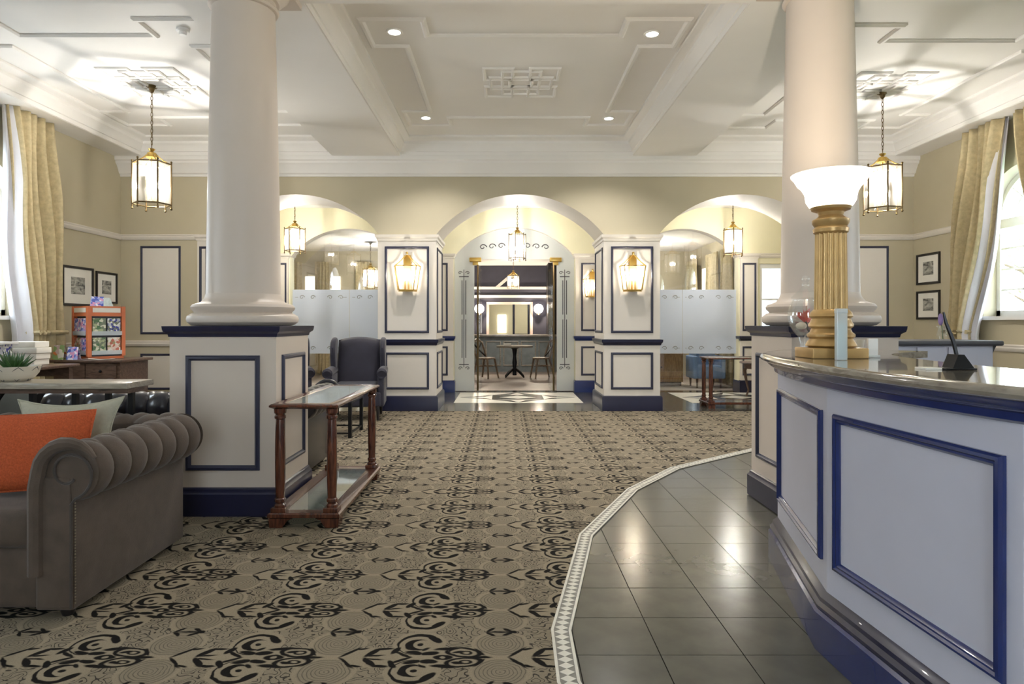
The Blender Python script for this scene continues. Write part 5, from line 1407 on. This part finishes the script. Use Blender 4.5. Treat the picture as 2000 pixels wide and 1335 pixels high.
# ================================================================== FURNITURE BEHIND THE RIGHT SCREEN
ob = thing('oak_cabinet', 'light oak two-door cabinet behind the right glass screen', 'cabinet', (3.05, 13.4, 0))
MB().box(2.62, 3.60, 13.2, 13.6, 0.08, 0.64).build('cabinet_body', 'oak', ob)
MB().rbox(2.58, 3.63, 13.16, 13.64, 0.64, 0.67, 0.005).build('cabinet_top', 'oak', ob)
for x0 in (2.64, 3.12):
    dr = MB().box(x0, x0 + 0.46, 13.185, 13.2, 0.1, 0.62).build('door', 'oak', ob)
    MB().ball((x0 + (0.42 if x0 < 3 else 0.04), 13.175, 0.38), 0.018, 8, 6).build('knob', 'oldbrass', dr)
MB().box(2.65, 3.57, 13.22, 13.58, 0, 0.08).build('cabinet_foot', 'walnut', ob)
ac = thing('blue_armchair', 'pale blue upholstered armchair behind the right glass screen', 'armchair', (4.0, 13.0, 0))
MB().rbox(3.74, 4.24, 12.72, 13.25, 0.18, 0.44, 0.05, 4).build('seat', 'bluechair', ac)
MB().rbox(3.74, 4.24, 13.15, 13.32, 0.40, 0.95, 0.05, 4).build('backrest', 'bluechair', ac)
for x0 in (3.67, 4.21): MB().rbox(x0, x0 + 0.1, 12.74, 13.28, 0.18, 0.62, 0.03, 3).build('arm', 'bluechair', ac)
for xx in (3.76, 4.22):
    for yy in (12.78, 13.24): MB().lathe([(0.016, 0.0), (0.025, 0.18)], xx, yy, 10).build('leg', 'walnut', ac)
tt = thing('lamp_table', 'round wooden side table with curved legs at the right arch end', 'table', (4.35, 11.0, 0))
MB().lathe([(1e-5, 0.585), (0.38, 0.585), (0.40, 0.60), (0.38, 0.615), (1e-5, 0.615)], 4.36, 11.0, 36).lathe([(0.32, 0.50), (0.33, 0.585)], 4.36, 11.0, 36).build('tabletop', 'walnut', tt)
for a in range(4):
    ca, sa = math.cos(a * PI / 2 + 0.78), math.sin(a * PI / 2 + 0.78)
    P_ = lambda r, z: (4.36 + r * ca, 11.0 + r * sa, z)
    MB().tube([P_(0.30, 0.56), P_(0.34, 0.45), P_(0.31, 0.28), P_(0.27, 0.12), P_(0.31, 0.012)], [0.028, 0.032, 0.022, 0.016, 0.02], 8).build('leg', 'walnut', tt)

# ================================================================== OUTSIDE THE RIGHT WINDOW
tag(MB().box(6.3, 26, -12, 24, -0.4, -0.3).build('lawn', 'lawn'), 'lawn outside the right hand windows', 'lawn', kind='structure')
tr = thing('garden_tree', 'leafy tree standing outside the right window', 'tree', (11.0, 13.2, -0.3))
MB().tube([(11.0, 13.2, -0.35), (11.05, 13.2, 1.0), (10.9, 13.1, 2.2), (11.1, 13.0, 3.4)], [0.16, 0.13, 0.10, 0.05], 10).build('trunk', 'bark', tr)
rnd = random.Random(3)
for q in range(7):
    a = rnd.uniform(0, 2 * PI); z0 = rnd.uniform(0.7, 2.6)
    MB().tube([(11.0, 13.15, z0), (11.0 + 0.5 * math.cos(a), 13.15 + 0.5 * math.sin(a), z0 + 0.5), (11.0 + 1.1 * math.cos(a), 13.15 + 1.1 * math.sin(a), z0 + 0.8)], [0.05, 0.035, 0.012], 6).build('branch', 'bark', tr)
lf = MB()
for q in range(900):
    a, r = rnd.uniform(0, 2 * PI), 1.5 * rnd.random() ** 0.5
    c_ = Vector((11 + r * math.cos(a), 13.1 + r * math.sin(a), rnd.uniform(1.9, 4.4)))
    d = Vector((rnd.uniform(-1, 1), rnd.uniform(-1, 1), rnd.uniform(-0.8, 0.4))).normalized(); s_ = d.cross(Vector((0, 0, 1))).normalized()
    lf.add([c_, c_ + d * 0.09 + s_ * 0.035, c_ + d * 0.18, c_ + d * 0.09 - s_ * 0.035], [(0, 1, 2, 3)])
o = lf.build('foliage', 'overlitleaf', tr, smooth=False); o['kind'] = 'stuff'
